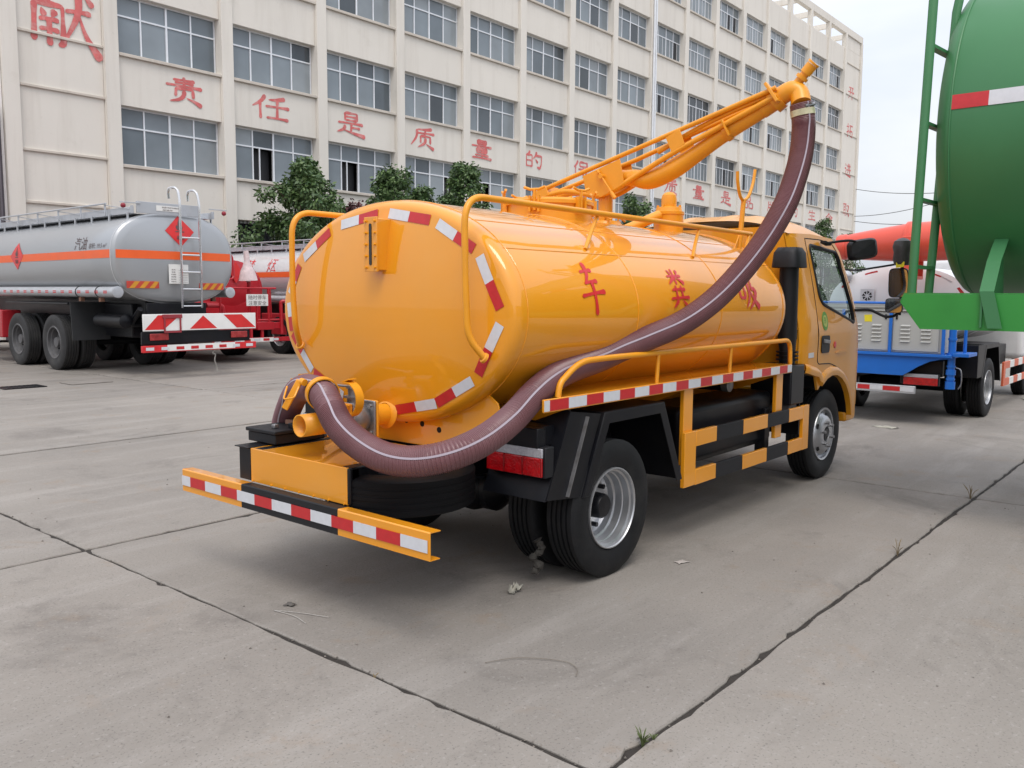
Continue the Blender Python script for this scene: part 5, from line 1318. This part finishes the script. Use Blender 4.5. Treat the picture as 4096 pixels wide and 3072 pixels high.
        MB().lathe([(.105, 0), (.105, -.035), (.085, -.04), (.001, -.036)], (sg * 1.13, -.02, 1.56), (0, 1, 0), 22).build('tube_cap', GALV, ht)
        for i in range(14): MB().add([(sg * (1.13 + .1005 * math.cos(a)), .16 + i * .36 + b, 1.56 + .1005 * math.sin(a)) for a, b in ((-.25, 0), (-.25, .15), (.25, .15), (.25, 0))], [(0, 1, 2, 3)]).build('reflective_tape', TR, ht, smooth=False)
        for yv in (.62, 1.45):
            MB().tube([(sg * 1.13 + .102 * math.cos(R(a)), yv, 1.56 + .102 * math.sin(R(a))) for a in range(0, 360, 20)], .009, 5, closed=True).build('strap', BLK, ht)
            B('strap_bracket', BROWN, ht, (sg * 1.13 - .03, sg * 1.13 + .05, yv - .05, yv + .03, 1.38, 1.46))
        B('fender', BLK, t, (min(sg * .72, sg * 1.2), max(sg * .72, sg * 1.2), 1.9, 5.0, 1.31, 1.35), bevel=.01)
        MB().prism([(sg * 1.19, 1.80, 1.36), (sg * .46, 1.80, 1.36), (sg * .46, 1.74, .62), (sg * 1.19, 1.74, .62)], (0, .02, 0)).build('mud_flap', M('rubber_flap', (.022, .024, .027), .6), t)
    # frame and rear
    fr = B('chassis', BLK, t, (-.45, -.37, -.7, length + 2, .78, 1.08), (.37, .45, -.7, length + 2, .78, 1.08), (-.6, .6, -.05, .0, .95, 1.36), (-.5, .5, .2, length, 1.08, 1.42), bevel=.01)
    B('underbody', BLK, fr, (-.62, .62, .5, 1.6, .70, 1.34), bevel=.02)
    for xx in (-.86, .86): T('air_tank', BLK, fr, [(xx, .2, 1.02), (xx, .24, 1.02), (xx, 1.3, 1.02), (xx, 1.34, 1.02)], [.07, .13, .13, .07], 14)
    T('pipework', BLK, fr, rpath([(-.7, .0, 1.25), (-.7, .4, .95), (.5, .45, .95), (.6, 1.2, .8)], .1), .05, 10)
    for ya in axles:
        T('axle', BLK, fr, [(-1., ya, .55), (1., ya, .55)], .09, 10)
        for sg in (-1, 1):
            for xx in (1.06, .72):
                wh_ = wheel(t, (sg * xx, ya, .55), (sg, 0, 0), r=.55, w_=.30, rim=rim, mt=tyre or RUBD, mr_=rim_mat, n=36)
    if board:
        wb = B('warning_board', WHT, t, (-1.10, 1.16, -.865, -.845, .875, 1.175), bevel=.006)
        for P in ([(-1.07, .90), (-.82, 1.155), (-.40, 1.155), (-.72, .90)], [(-.22, .90), (.05, 1.14), (.33, .90)], [(.47, 1.15), (.85, 1.15), (1.15, .90), (.74, .90)]):
            MB().add([(x, -.8675, z) for x, z in P], [tuple(range(len(P)))]).build('red_chevron', REDS, wb, smooth=False, fix=False)
        B('plate_holder', M('plate_red', (.28, .03, .04), .5), t, (-.74, -.37, -.885, -.870, 1.10, 1.17), (-.72, -.69, -.885, -.870, .84, 1.10), (-.42, -.39, -.885, -.870, .84, 1.10), (-.69, -.42, -.885, -.870, .84, .87), bevel=.003)
        B('light_bar', BLK, t, (-1.10, 1.05, -.82, -.76, .64, .86), bevel=.01)
        for x0 in (-.97, .63):
            lm = B('rear_lamp', M('lamp_dull_red', (.30, .03, .03), .25, var=.3, vscale=10), t, (x0, x0 + .35, -.85, -.83, .71, .83), bevel=.01)
        bp2 = B('rear_bumper', REDP, t, (-1.12, 1.16, -.86, -.80, .50, .62), bevel=.006)
        B('bumper_white', WHT, bp2, (-.66, .70, -.8625, -.8605, .515, .625), bevel=0)
        for i in range(8):
            x0 = -1.06 + i * .285
            B('reflective_tape', TR if 1 < i < 6 else TW, bp2, (x0, x0 + .15, -.8655, -.8635, .535, .590), bevel=0)
        T('tow_rope', M('rope_grey', (.25, .24, .22), .9, var=.3), t, spl([(.26, -.83, .50), (.24, -.84, .44), (.29, -.84, .40), (.28, -.83, .30), (.31, -.83, .20), (.33, -.83, .07)], 5), .012, 6)
    # cab
    cb = B('cab', M('tanker_cab_red', (.40, .02, .03), .35), t, (-1.2, 1.2, length + .6, length + 2.6, .75, 2.95), bevel=.12, seg=4)
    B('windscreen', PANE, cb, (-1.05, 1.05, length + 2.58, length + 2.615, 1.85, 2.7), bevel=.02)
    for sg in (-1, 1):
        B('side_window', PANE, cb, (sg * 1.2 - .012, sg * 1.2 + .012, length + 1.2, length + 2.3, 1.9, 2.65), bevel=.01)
        wheel(t, (sg * 1.06, length + 1.7, .55), (sg, 0, 0), r=.55, w_=.30, rim='heavy', mt=RUBD, mr_=RIMD, n=30)
        B('step_box', M('tanker_cab_red2', (.40, .02, .03), .35), t, (min(sg * .8, sg * 1.2), max(sg * .8, sg * 1.2), 5.25, 6.6, .55, 1.15), bevel=.02)
    return t
def txt_grey(t, tk_, sx):
    f = lambda y0, z0: (lambda a, b: (-(sx(z0 + b) + .006), y0 - a, z0 + b))
    lettering('tank_lettering', '汽油', TXTD, tk_, f(1.22, 2.455), .50, .24, bold=0)
    lettering('tank_lettering', '容积: 19.5 m³', TXTD, tk_, f(.52, 2.40), .70, .10, bold=0)
def txt_silver(t, tk_, sx):
    f = lambda y0, z0: (lambda a, b: (-(sx(z0 + b) + .006), y0 - a, z0 + b))
    for i, c_ in enumerate('严禁烟火'): lettering('tank_lettering', c_, REDP, tk_, f(8.25 - i * 1.09, 2.50), .42, .36, bold=0, brush=.3)
tanker('fuel_tanker', 'grey fuel tanker with orange band, chrome ladder and red chevron board at left', (8.46, 15.5, 0), 1.0, TANKG, txt_grey, (2.62, 4.42), RIMD, 'heavy')
tanker('fuel_tanker', 'silver fuel tanker half hidden behind the red truck and the yellow tank', (14.1, 13.6, 0), .90, M('silver_tank_paint', (.74, .745, .76), .16, .5, var=.05, vscale=2, bump=.02, bscale=3), txt_silver, (4.2, 5.75), ALU, 'dual', length=10.6, tyre=RUB, board=False)

# ================================================================== red sprinkler truck between the tankers (y forward, rear at y = 0)
rd = empty('sprinkler_truck', (11.2, 17.0, 0)); tag(rd, 'red sprinkler truck with white sign on its rear railing, between the two tankers', 'truck')
n = 48; E2 = seg_ellipse(.90, .70, n, 2.2)
pr_ = [[(x * s, 1.1 - .14 * (1 - s * s), 1.62 + z * s) for x, z in E2] for s in (.002, .3, .6, .85, 1)] + [[(x, y, 1.62 + z) for x, z in E2] for y in (1.16, 3, 5.2)] + [[(x * .002, 5.3, 1.62 + z * .002) for x, z in E2]]
rt_ = MB().add([p for r in pr_ for p in r], [(i * n + j, i * n + (j + 1) % n, (i + 1) * n + (j + 1) % n, (i + 1) * n + j) for i in range(len(pr_) - 1) for j in range(n)]).build('tank', REDT, rd, angle=50)
B('tank_skirt', REDT, rd, (-.95, .78, 1.0, 5.2, .78, 1.35), bevel=.02)
B('deck', REDT, rd, (-.95, .70, .0, 1.0, .74, .88), (.0, .44, -.03, .4, .72, .90), bevel=.01)
B('rear_bumper', REDT, rd, (-1.15, 1.12, -.06, .0, .45, .55), bevel=.006);
for i in range(9):
    x0 = -1.1 + i * .245
    B('reflective_tape', TW if i % 2 == 0 else TR, rd, (x0, x0 + .16 if i < 7 else x0 + .12, -.0635, -.0615, .475, .53), bevel=0)
B('bumper_white', WHT, rd, (-.6, .40, -.0605, -.059, .455, .545), bevel=0)
B('bumper_stay', REDT, rd, (-.18, -.12, -.02, .05, .5, .76), (.12, .18, .0, .06, .5, .76), bevel=0)
T('railing', REDT, rd, [(-.95, .0, 1.66), (.52, .0, 1.66)], .022, 8)
T('railing_post', REDT, rd, [(.32, .0, .90), (.32, .0, 1.66)], .030, 8); T('railing_post', REDT, rd, [(.02, .0, .90), (.02, .0, 1.3)], .022, 8); T('railing_post', REDT, rd, [(-.9, .0, .85), (-.9, .0, 1.66)], .022, 8); T('railing_post', REDT, rd, [(.40, .02, 1.0), (.37, .0, 1.66)], .018, 8)
T('railing', REDT, rd, [(.02, .0, .945), (.68, .0, .945)], .022, 8)
T('spray_pipe', REDT, rd, rpath([(.65, -.02, .62), (.64, -.02, 1.36), (.72, -.08, 1.37), (.80, -.12, 1.31)], .06), .042, 12)
T('spray_pipe', REDT, rd, rpath([(-1.2, .05, 1.28), (-.82, .05, 1.28), (-.78, .05, .85)], .08), .05, 12)
T('railing_hoop', REDT, rd, rpath([(-.62, .3, 2.30), (-.62, .3, 2.44), (-.42, .25, 2.40), (-.42, .2, 1.85), (-.75, .2, 1.85)], .12), .022, 8)
T('railing_hoop', REDT, rd, rpath([(-.60, .9, 2.25), (-.1, .9, 2.24), (-.06, .9, 2.10)], .08), .02, 8)
sg_ = B('warning_sign', WHT, rd, (-.27, .29, -.035, -.025, 1.265, 1.525), bevel=.002)
lettering('sign_lettering', '随时停车', TXTD, sg_, lambda a, b: (.01 + a, -.037, 1.455 + b), .46, .10, bold=0); lettering('sign_lettering', '注意安全', TXTD, sg_, lambda a, b: (.01 + a, -.037, 1.33 + b), .46, .10, bold=0)
B('hatch_box', REDT, rd, (-.22, -.04, .86, .98, 2.14, 2.26), bevel=.01)
diamond('hazard_diamond', rt_, lambda a, b: (.09 + a, .93, 2.03 + b), .16, .26, REDS)
gun = MB().lathe([(.05, 0), (.07, .12), (.10, .22), (.19, .10), (.21, .03), (.16, .25), (.10, .36), (.06, .48), (.065, .60), (.05, .70), (.001, .70)], (-.06, .2, 1.80), (-.05, 0, 1), 14).build('wrapped_nozzle', PLAS, rd)
T('gun_pipe', REDT, rd, [(-.05, .2, .88), (-.05, .2, 1.84)], .04, 10)
m_ = B('chassis', BLK, rd, (-.42, -.35, .1, 7, .5, .72), (.35, .42, .1, 7, .5, .72), bevel=.01)
for sg in (-1, 1):
    for xx in (.98, .72): wheel(rd, (sg * xx, 2.3, .42), (sg, 0, 0), r=.42, w_=.22, rim='dual', n=32)
    wheel(rd, (sg * .9, 6.1, .42), (sg, 0, 0), r=.42, w_=.22, rim='front', n=32)
cb = B('cab', REDT, rd, (-1.05, 1.05, 5.5, 7.2, .6, 2.4), bevel=.1, seg=4); B('windscreen', PANE, cb, (-.9, .9, 7.18, 7.215, 1.5, 2.2), bevel=.02)

# ================================================================== blue fog-cannon truck (x forward, rear at x = 0)
bl = empty('fog_cannon_truck', (11.1, 3.5, 0)); tag(bl, 'blue truck with grey louvred cabinet, white tank and orange fog cannon beyond the yellow cab', 'truck')
# apron with curved lower corners
P = [(-.92, .83), (-.80, .82), (-.68, .79), (-.55, .72), (-.45, .65), (-.38, .605), (.38, .605), (.45, .65), (.55, .72), (.68, .79), (.80, .82), (.92, .83), (.92, .875), (-.92, .875)]
ap = MB().prism([(0, y, z) for y, z in P], (.03, 0, 0)).build('deck_apron', BLU, bl, bevel=.004)
B('deck', BLU, bl, (.03, 1.0, -.92, .92, .835, .875), (-.03, .0, -.92, .92, .845, .88), bevel=.004)
for yv in (-.08,):
    MB().lathe([(.001, .012), (.045, .012), (.05, 0)], (-.001, yv + .62, .775), (-1, 0, 0), 16).build('apron_port', BLK, ap)
cbn = B('cabinet', CABG, bl, (.04, .72, -.80, .80, .88, 1.46), bevel=.01)
B('cabinet_lid', CABG, cbn, (.01, .74, -.82, .82, 1.385, 1.40), (.02, .74, -.815, .815, 1.425, 1.465), bevel=.004)
for y0, y1 in ((-.76, -.235), (-.185, .34), (.39, .78)):
    dr = B('cabinet_door', CABG, cbn, (.028, .039, y0, y1, .905, 1.37), bevel=.003)
    for c_ in (.27, .72):
        for i in range(5):
            zz = 1.20 - i * .047; yc = y0 + (y1 - y0) * c_
            MB().prism([(.028, yc - .055, zz), (.028, yc - .055, zz + .022), (.012, yc - .05, zz + .004)], (0, .11, 0)).build('louver', CABG, dr)
    B('door_latch', BLK, dr, (.018, .028, y1 - .05, y1 - .028, 1.285, 1.345), bevel=.003)
    B('door_latch', BLK, dr, (.018, .028, y0 + .028, y0 + .05, 1.285, 1.345), bevel=.003)
MB().lathe([(.03, 0), (.03, .02), (.018, .021)], (.028, .26, .985), (-1, 0, 0), 16).build('cabinet_port', WHT, cbn)
MB().lathe([(.001, .0215), (.018, .0215)], (.028, .26, .985), (-1, 0, 0), 16).build('cabinet_port', BLU, cbn)
MB().add([(.026, .02, 1.25), (.026, .11, 1.25), (.026, .115, 1.335), (.026, .02, 1.34)], [(0, 1, 2, 3)]).build('yellow_sticker', YTG, cbn, smooth=False)
for yv in (-.21, .365, -.815, .815):
    B('blue_post', BLU, cbn, (.0, .027, yv - .018, yv + .018, .88, 1.40), bevel=.003)
T('blue_rail', BLU, cbn, [(.02, -.82, 1.485), (.02, .82, 1.485)], .016, 8)
n = 56; E3 = seg_ellipse(.90, .52, n, 2.2)
pr_ = [[(.95 - .12 * (1 - s * s), y * s, 1.44 + z * s) for y, z in E3] for s in (.002, .3, .6, .85, .97, 1)] + [[(x, y, 1.44 + z) for y, z in E3] for x in (1.02, 2.5, 3.9)] + [[(4.0, y * .002, 1.44 + z * .002) for y, z in E3]]
wt = MB().add([p for r in pr_ for p in r], [(i * n + j, i * n + (j + 1) % n, (i + 1) * n + (j + 1) % n, (i + 1) * n + j) for i in range(len(pr_) - 1) for j in range(n)]).build('tank', M('white_tank_paint', (.74, .75, .77), .25, var=.04, vscale=2), bl, angle=50)
for a0, a1, mt in ((150, 160, TR), (128, 140, TW), (118, 128, TR), (95, 105, TW), (60, 72, TR), (30, 42, TR)):
    MB().grid(lambda u, v: (.935 - .01, (.80 + .06 * v) * math.cos(R(a0 + (a1 - a0) * u)), 1.44 + (.44 + .05 * v) * math.sin(R(a0 + (a1 - a0) * u))), 4, 1).build('reflective_tape', mt, wt, fix=False)
MB().lathe([(.001, .1), (.05, .095), (.075, .05), (.08, 0)], (.90, .66, 1.83), (-1, 0, 0), 16).build('work_lamp', ALU, wt)
fe = B('fan_emblem', TW, wt, (.822, .828, .26, .44, 1.48, 1.66), bevel=0)
for i in range(8):
    a = i * .785; c_, s_ = math.cos(a), math.sin(a); c2, s2 = math.cos(a + .6), math.sin(a + .6)
    MB().add([(.8205, .35 + .02 * c_, 1.57 + .02 * s_), (.8205, .35 + .07 * c_, 1.57 + .07 * s_), (.8205, .35 + .06 * c2, 1.57 + .06 * s2)], [(0, 1, 2)]).build('fan_blade', BLK, fe, smooth=False, fix=False)
# fog cannon
cn = MB().lathe([(.12, 0), (.155, 0), (.165, .03), (.165, .10), (.15, .12), (.16, .14), (.185, .34), (.215, .62), (.238, .86), (.262, .87), (.262, .90), (.24, .92), (.245, 1.25), (.255, 1.55), (.28, 1.7), (.28, 1.75), (.23, 1.75)], (.45, .62, 2.20), (0, -1, .04), 36).build('fog_cannon', CANN, bl, angle=25)
MB().lathe([(.001, .02), (.12, .02)], (.45, .62, 2.20), (0, -1, .04), 24).build('cannon_mouth', HOLE, cn)
T('cannon_mount', CANN, cn, [(.45, -.3, 1.45), (.45, -.3, 2.05)], .07, 14)
B('cannon_yoke', CANN, cn, (.16, .20, -.36, -.24, 1.8, 2.3), (.70, .74, -.36, -.24, 1.8, 2.3), (.16, .74, -.36, -.24, 1.78, 1.82), bevel=.01)
T('cannon_hose', BLK, cn, spl([(.5, .7, 1.95), (.4, .4, 1.90), (.35, .1, 1.93), (.4, -.2, 1.98)], 5), .014, 6)
# rear lights, bumper, pipes
for sg in (-1, 1):
    y0, y1 = sorted((sg * .38, sg * .77))
    tl = B('tail_light', BLKP, bl, (.06, .12, y0 - .01, y1 + .01, .49, .635), bevel=.005)
    B('clear_lens', GLSC, tl, (.048, .058, y0, y1, .588, .63), bevel=.003); B('red_lens', GLSR, tl, (.046, .058, y0, y1, .496, .586), bevel=.004)
    dp = T('spray_pipe', BLU, bl, [(.08, sg * .90, .50), (.08, sg * .90, 1.42)], .042, 14)
    for z0, z1, r_ in ((.47, .56, .056), (.575, .60, .05), (.64, .70, .055), (.73, .75, .05), (.86, .90, .058), (1.05, 1.08, .05)): T('pipe_collar', BLU, dp, [(.08, sg * .90, z0), (.08, sg * .90, z1)], r_, 14)
    T('pipe_lever', STL, dp, spl([(.05, sg * .96, .73), (.03, sg * 1.02, .70), (.03, sg * 1.03, .55), (.03, sg * 1.0, .48)], 4), .007, 6)
    B('step', BLU, bl, (.0, .42, min(sg * .93, sg * 1.1), max(sg * .93, sg * 1.1), .86, .90), bevel=.003)
    T('step_rail', BLU, bl, [(.25, sg * 1.0, .90), (.25, sg * 1.0, 1.45)], .02, 8)
    for xx in (.93, .66): wheel(bl, (1.52, sg * xx, .385), (0, sg, 0), rim='dual', n=36)
    wheel(bl, (4.85, sg * .83, .385), (0, sg, 0), rim='front', n=32)
    d_ = (0, -sg * .42, 0)
    MB().sheet([(1.12, sg * 1.02, .53), (1.28, sg * 1.02, .95), (2.05, sg * 1.02, .95), (2.28, sg * 1.02, .42)], d_, -.008 * sg).build('fender', BLK, bl, smooth=False)
    MB().prism([(x, sg * 1.022, z) for x, z in ((1.12, .53), (1.28, .952), (2.05, .952), (2.28, .42), (2.23, .42), (2.02, .90), (1.32, .90), (1.17, .53))], (0, -sg * .006, 0)).build('fender_lip', BLK, bl)
    B('mud_flap', BLK, bl, (.86, .88, min(sg * .55, sg * 1.02), max(sg * .55, sg * 1.02), .55, .96), bevel=.003)
    MB().prism([(.87, sg * 1.02, .55), (.87, sg * 1.02, .96), (1.28, sg * 1.02, .96), (1.12, sg * 1.02, .55)], (0, -sg * .01, 0)).build('fender_side', BLK, bl)
    og = M('guard_orange', (.62, .13, .06), .4)
    gd = B('side_guard', og, bl, (2.50, 2.62, sg * 1.0 - .015, sg * 1.0 + .015, .32, .66), bevel=.003)
    for z0, z1 in ((.56, .66), (.32, .42)):
        for i in range(6):
            B('guard_panel', WHT if i % 2 else og, gd, (2.621 + i * .3, 2.92 + i * .3, sg * 1.0 - .013, sg * 1.0 + .013, z0, z1), bevel=.002)
bb = B('rear_bumper', GALV, bl, (.0, .05, -.53, .53, .385, .48), bevel=.006)
for i, (y0, y1, mt) in enumerate(((-.52, -.36, TW), (-.36, -.155, TR), (-.155, -.0, TW), (.0, .15, TR), (.15, .3, TW), (.3, .52, TR))):
    B('reflective_tape', mt, bb, (-.003, -.001, y0, y1, .41, .465), bevel=0)
B('chassis', BLK, bl, (.05, 5.6, -.42, -.34, .5, .76), (.05, 5.6, .34, .42, .5, .76), (.12, .2, -.8, .8, .60, .80), (.6, 2.6, -.8, .8, .80, .834), (1.9, 4.0, -.75, .75, .55, .85), bevel=.01)
T('axle', BLK, bl, [(1.52, -.9, .385), (1.52, .9, .385)], .09, 10)
T('hydraulic_pipe', STL, bl, [(2.2, -.82, .75), (2.6, -.82, .75)], .05, 10)
T('valve', STL, bl, [(2.35, -.96, .76), (2.35, -.84, .76)], .045, 12)
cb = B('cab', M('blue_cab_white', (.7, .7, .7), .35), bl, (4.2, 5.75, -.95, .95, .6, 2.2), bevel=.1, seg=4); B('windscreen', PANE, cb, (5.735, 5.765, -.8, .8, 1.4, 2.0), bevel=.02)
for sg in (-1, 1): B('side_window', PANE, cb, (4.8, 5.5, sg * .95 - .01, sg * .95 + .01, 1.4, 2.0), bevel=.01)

# ================================================================== green bulk trailer (axis along -y, rear at y = 0)
gt = empty('bulk_tanker', (7.45, 1.58, 0)); tag(gt, 'tall green bulk tanker with ladder and platform cut off by the right edge', 'tanker truck')
n = 96; rg_ = 1.12; zc_ = 2.70
prof = [(.001, .19), (.3, .18), (.6, .155), (.85, .125), (.97, .105), (1.05, .08), (1.095, .045), (1.115, .015), (1.12, 0), (1.12, -2.0), (1.12, -7.0), (1.0, -7.15), (.001, -7.25)]
MB().lathe(prof, (0, 0, zc_), (0, 1, 0), n).build('tank', GRN, gt, angle=50)
MB().tube([(rg_ * 1.001 * math.cos(2 * math.pi * j / 96), -.012, zc_ + rg_ * 1.001 * math.sin(2 * math.pi * j / 96)) for j in range(96)], .006, 5, closed=True).build('weld_seam', GRN, gt)
def cylmap(z): return -math.sqrt((rg_ + .004) ** 2 - (z - zc_) ** 2)
for y0, y1, mt in ((-.235, -.012, TR), (-.52, -.235, TW), (-.8, -.52, TR), (-1.1, -.8, TW)):
    MB().grid(lambda u, v: (cylmap(2.795 + .095 * v), y0 + (y1 - y0) * u, 2.795 + .095 * v), 2, 3).build('reflective_tape', mt, gt, fix=False)
for sg in (-1, 1):
    x_ = sg * 1.19
    pl = MB().prism([(x_, .20, 1.585), (x_, .215, 1.53), (x_, .085, 1.352), (x_, -7.5, 1.352), (x_, -7.5, 1.585)], (-sg * .012, 0, 0)).build('platform', GRNB, gt, bevel=.003)
    MB().sheet([(x_ - sg * .0, .205, 1.575), (x_, .22, 1.53), (x_, .085, 1.349), (x_, -7.5, 1.349)], (-sg * .08, 0, 0), .006).build('platform_flange', GRNB, pl, smooth=False)
    B('platform_deck', GRNB, pl, (min(x_, x_ - sg * .3), max(x_, x_ - sg * .3), -7.4, .20, 1.586, 1.592), bevel=0)
    for yv in (-.30, -2.2, -4.2, -6.2):
        MB().prism([(sg * .80, yv, 1.96), (sg * .83, yv, 1.93), (sg * 1.10, yv + .02, 1.70), (sg * 1.21, yv + .02, 1.60), (sg * 1.21, yv + .02, 1.37), (sg * 1.15, yv + .02, 1.36), (sg * .70, yv, 1.60)], (0, -.012, 0)).build('gusset', GRN, gt)
        MB().sheet([(sg * .82, yv + .035, 1.96), (sg * 1.0, yv + .04, 1.80), (sg * 1.205, yv + .03, 1.60), (sg * 1.215, yv - .03, 1.365)], (0, -.085, 0), .008).build('gusset_flange', GRN, gt, smooth=False)
B('chassis', BLK, gt, (-.45, -.35, -7.5, -.6, 1.1, 1.40), (.35, .45, -7.5, -.6, 1.1, 1.40), (-.9, .9, -.7, -.6, 1.2, 1.35), bevel=.01)
ldx = (-1.15, -.75)
lg = T('ladder', GRN, gt, [(ldx[0], .16, 1.59), (ldx[0], .12, 3.52), (ldx[0] + .15, .08, 4.0)], .030, 12)
T('stringer', GRN, lg, [(ldx[1], .155, 1.59), (ldx[1], .075, 3.52), (ldx[1] + .15, .04, 4.0)], .030, 12)
for zz in (1.77, 2.22, 2.72, 3.22): MB().bar((ldx[0], .16 - .02 * (zz - 1.59), zz), (ldx[1], .155 - .042 * (zz - 1.59), zz), .05, .022).build('rung', GRN, lg)
for yv in (-4.6, -5.9):
    for sg in (-1, 1): wheel(gt, (sg * 1.0, yv, .52), (sg, 0, 0), r=.52, w_=.28, rim='heavy', mt=RUBD, mr_=RIMD, n=28)

# ================================================================== small things on the ground
def scrap(x, y, s, seed, label, mat, cat='litter', z=.003, fold=.5):
    rnd = random.Random(seed); vs = []
    N_ = 5
    for i in range(N_):
        for j in range(N_):
            vs.append(((i / (N_ - 1) - .5) * s * 1.5 + rnd.uniform(-.2, .2) * s, (j / (N_ - 1) - .5) * s + rnd.uniform(-.2, .2) * s, .002 + rnd.random() ** 2 * s * fold))
    o = MB().add(vs, [(i * N_ + j, (i + 1) * N_ + j, (i + 1) * N_ + j + 1, i * N_ + j + 1) for i in range(N_ - 1) for j in range(N_ - 1)]).build('litter', mat, None, fix=False, angle=20)
    o.location = (x, y, z); o.rotation_euler = (0, 0, rnd.uniform(0, 3)); tag(o, label, cat, 'litter on the concrete')
    o.modifiers.new('t', 'SOLIDIFY').thickness = .001
scrap(3.39, 2.83, .045, 3, 'crumpled scrap of paper on the concrete behind the rear wheel', PAPER, fold=1.2)
scrap(10.72, 3.15, .16, 5, 'flattened pale wrapper on the concrete beyond the front wheel', PAPER, fold=.12)
scrap(10.3, 3.75, .09, 6, 'small pale scrap on the concrete by the front wheel', PAPER, fold=.15)
scrap(4.43, 2.42, .05, 8, 'small flat light grey flake on the concrete right of the rear wheel', M('pale_flake', (.42, .38, .35), .9), fold=.05)
scrap(2.50, 3.56, .035, 9, 'small dark leaf scrap on the concrete in front of the bumper', M('dark_leaf', (.11, .10, .09), .9), fold=.3)
scrap(15.2, 2.2, .4, 12, 'pale wrapper on the concrete behind the blue truck wheel', PAPER, fold=.06)
CHK = M('chalk', (.44, .42, .39), .95, var=.3, vscale=60)
ck = MB()
for pts in ([(2.40, 3.56), (2.42, 3.42), (2.40, 3.30)], [(2.40, 3.56), (2.47, 3.42), (2.52, 3.28)]):
    L_ = spl([(x, y, .004) for x, y in pts], 4)
    ck.sheet(L_, (.004, .002, 0), .0006)
tag(ck.build('chalk_mark', CHK, None, smooth=False), 'white chalk arrow stroke on the concrete in front of the bumper', 'chalk mark')
tw_ = T('twig', M('pale_twig', (.19, .165, .135), .9), None, spl([(2.63, 2.36, .006), (2.76, 2.28, .008), (2.86, 2.12, .006), (2.84, 2.03, .006), (2.78, 1.99, .005)], 5), .0016, 5); tag(tw_, 'thin dry twig lying on the concrete at the bottom centre', 'twig')
def weed(x, y, h, nb, seed, label, mat):
    rnd = random.Random(seed); t = empty('weed', (x, y, -.01)); tag(t, label, 'weed', 'weeds in the joints')
    m = MB()
    for i in range(nb):
        a = rnd.uniform(0, 6.28); L = h * rnd.uniform(.5, 1); lean = rnd.uniform(.2, .8)
        m.tube(spl([(0, 0, 0), (math.cos(a) * L * lean * .4, math.sin(a) * L * lean * .4, L * .6), (math.cos(a) * L * lean, math.sin(a) * L * lean, L * .9)], 3), [.0022] * 6 + [.0008], 4)
    m.build('blades', mat, t)
weed(2.50, 1.50, .065, 26, 1, 'green weed tuft in the joint at the bottom edge', WEEDM)
weed(2.56, 1.49, .03, 10, 5, 'smaller green tuft in the joint beside the weed tuft at the bottom', WEEDM)
weed(5.45, 1.505, .11, 6, 2, 'dry brown weed stalk in the joint at right', DRYW)
weed(7.37, 1.52, .13, 8, 3, 'dry weed stalks where two joints cross at far right', DRYW)
weed(2.24, 2.62, .03, 6, 4, 'tiny weed sprig in the joint in front of the bumper', DRYW)
# loose grit and crumbs
rnd = random.Random(3); vs = []; fs = []
for i in range(900):
    if i < 420:
        if rnd.random() < .5: x, y = rnd.uniform(1.6, 9), 1.5 + rnd.gauss(0, .03)
        else: x, y = 2.25 + rnd.gauss(0, .03), rnd.uniform(1.2, 8)
        s = rnd.uniform(.002, .008)
    else:
        x = rnd.uniform(1.4, 14); y = rnd.uniform(.6, 13); s = rnd.uniform(.002, .009)
    o = len(vs); z = -.004 if i < 420 else 0
    a = rnd.uniform(0, 6.28)
    vs += [(x + s * math.cos(a), y + s * math.sin(a), z), (x + s * math.cos(a + 2), y + s * math.sin(a + 2), z), (x + s * math.cos(a + 4), y + s * math.sin(a + 4), z), (x, y, z + s * rnd.uniform(.5, 1.1))]
    fs += [(o, o + 1, o + 3), (o + 1, o + 2, o + 3), (o + 2, o, o + 3)]
gt_ = MB().add(vs, fs).build('grit', M('grit_mix', (.17, .15, .13), .9, var=.8, vscale=12, pos=True), None, smooth=False, fix=False); tag(gt_, 'loose grit and crumbs scattered over the concrete', 'grit', kind='stuff')
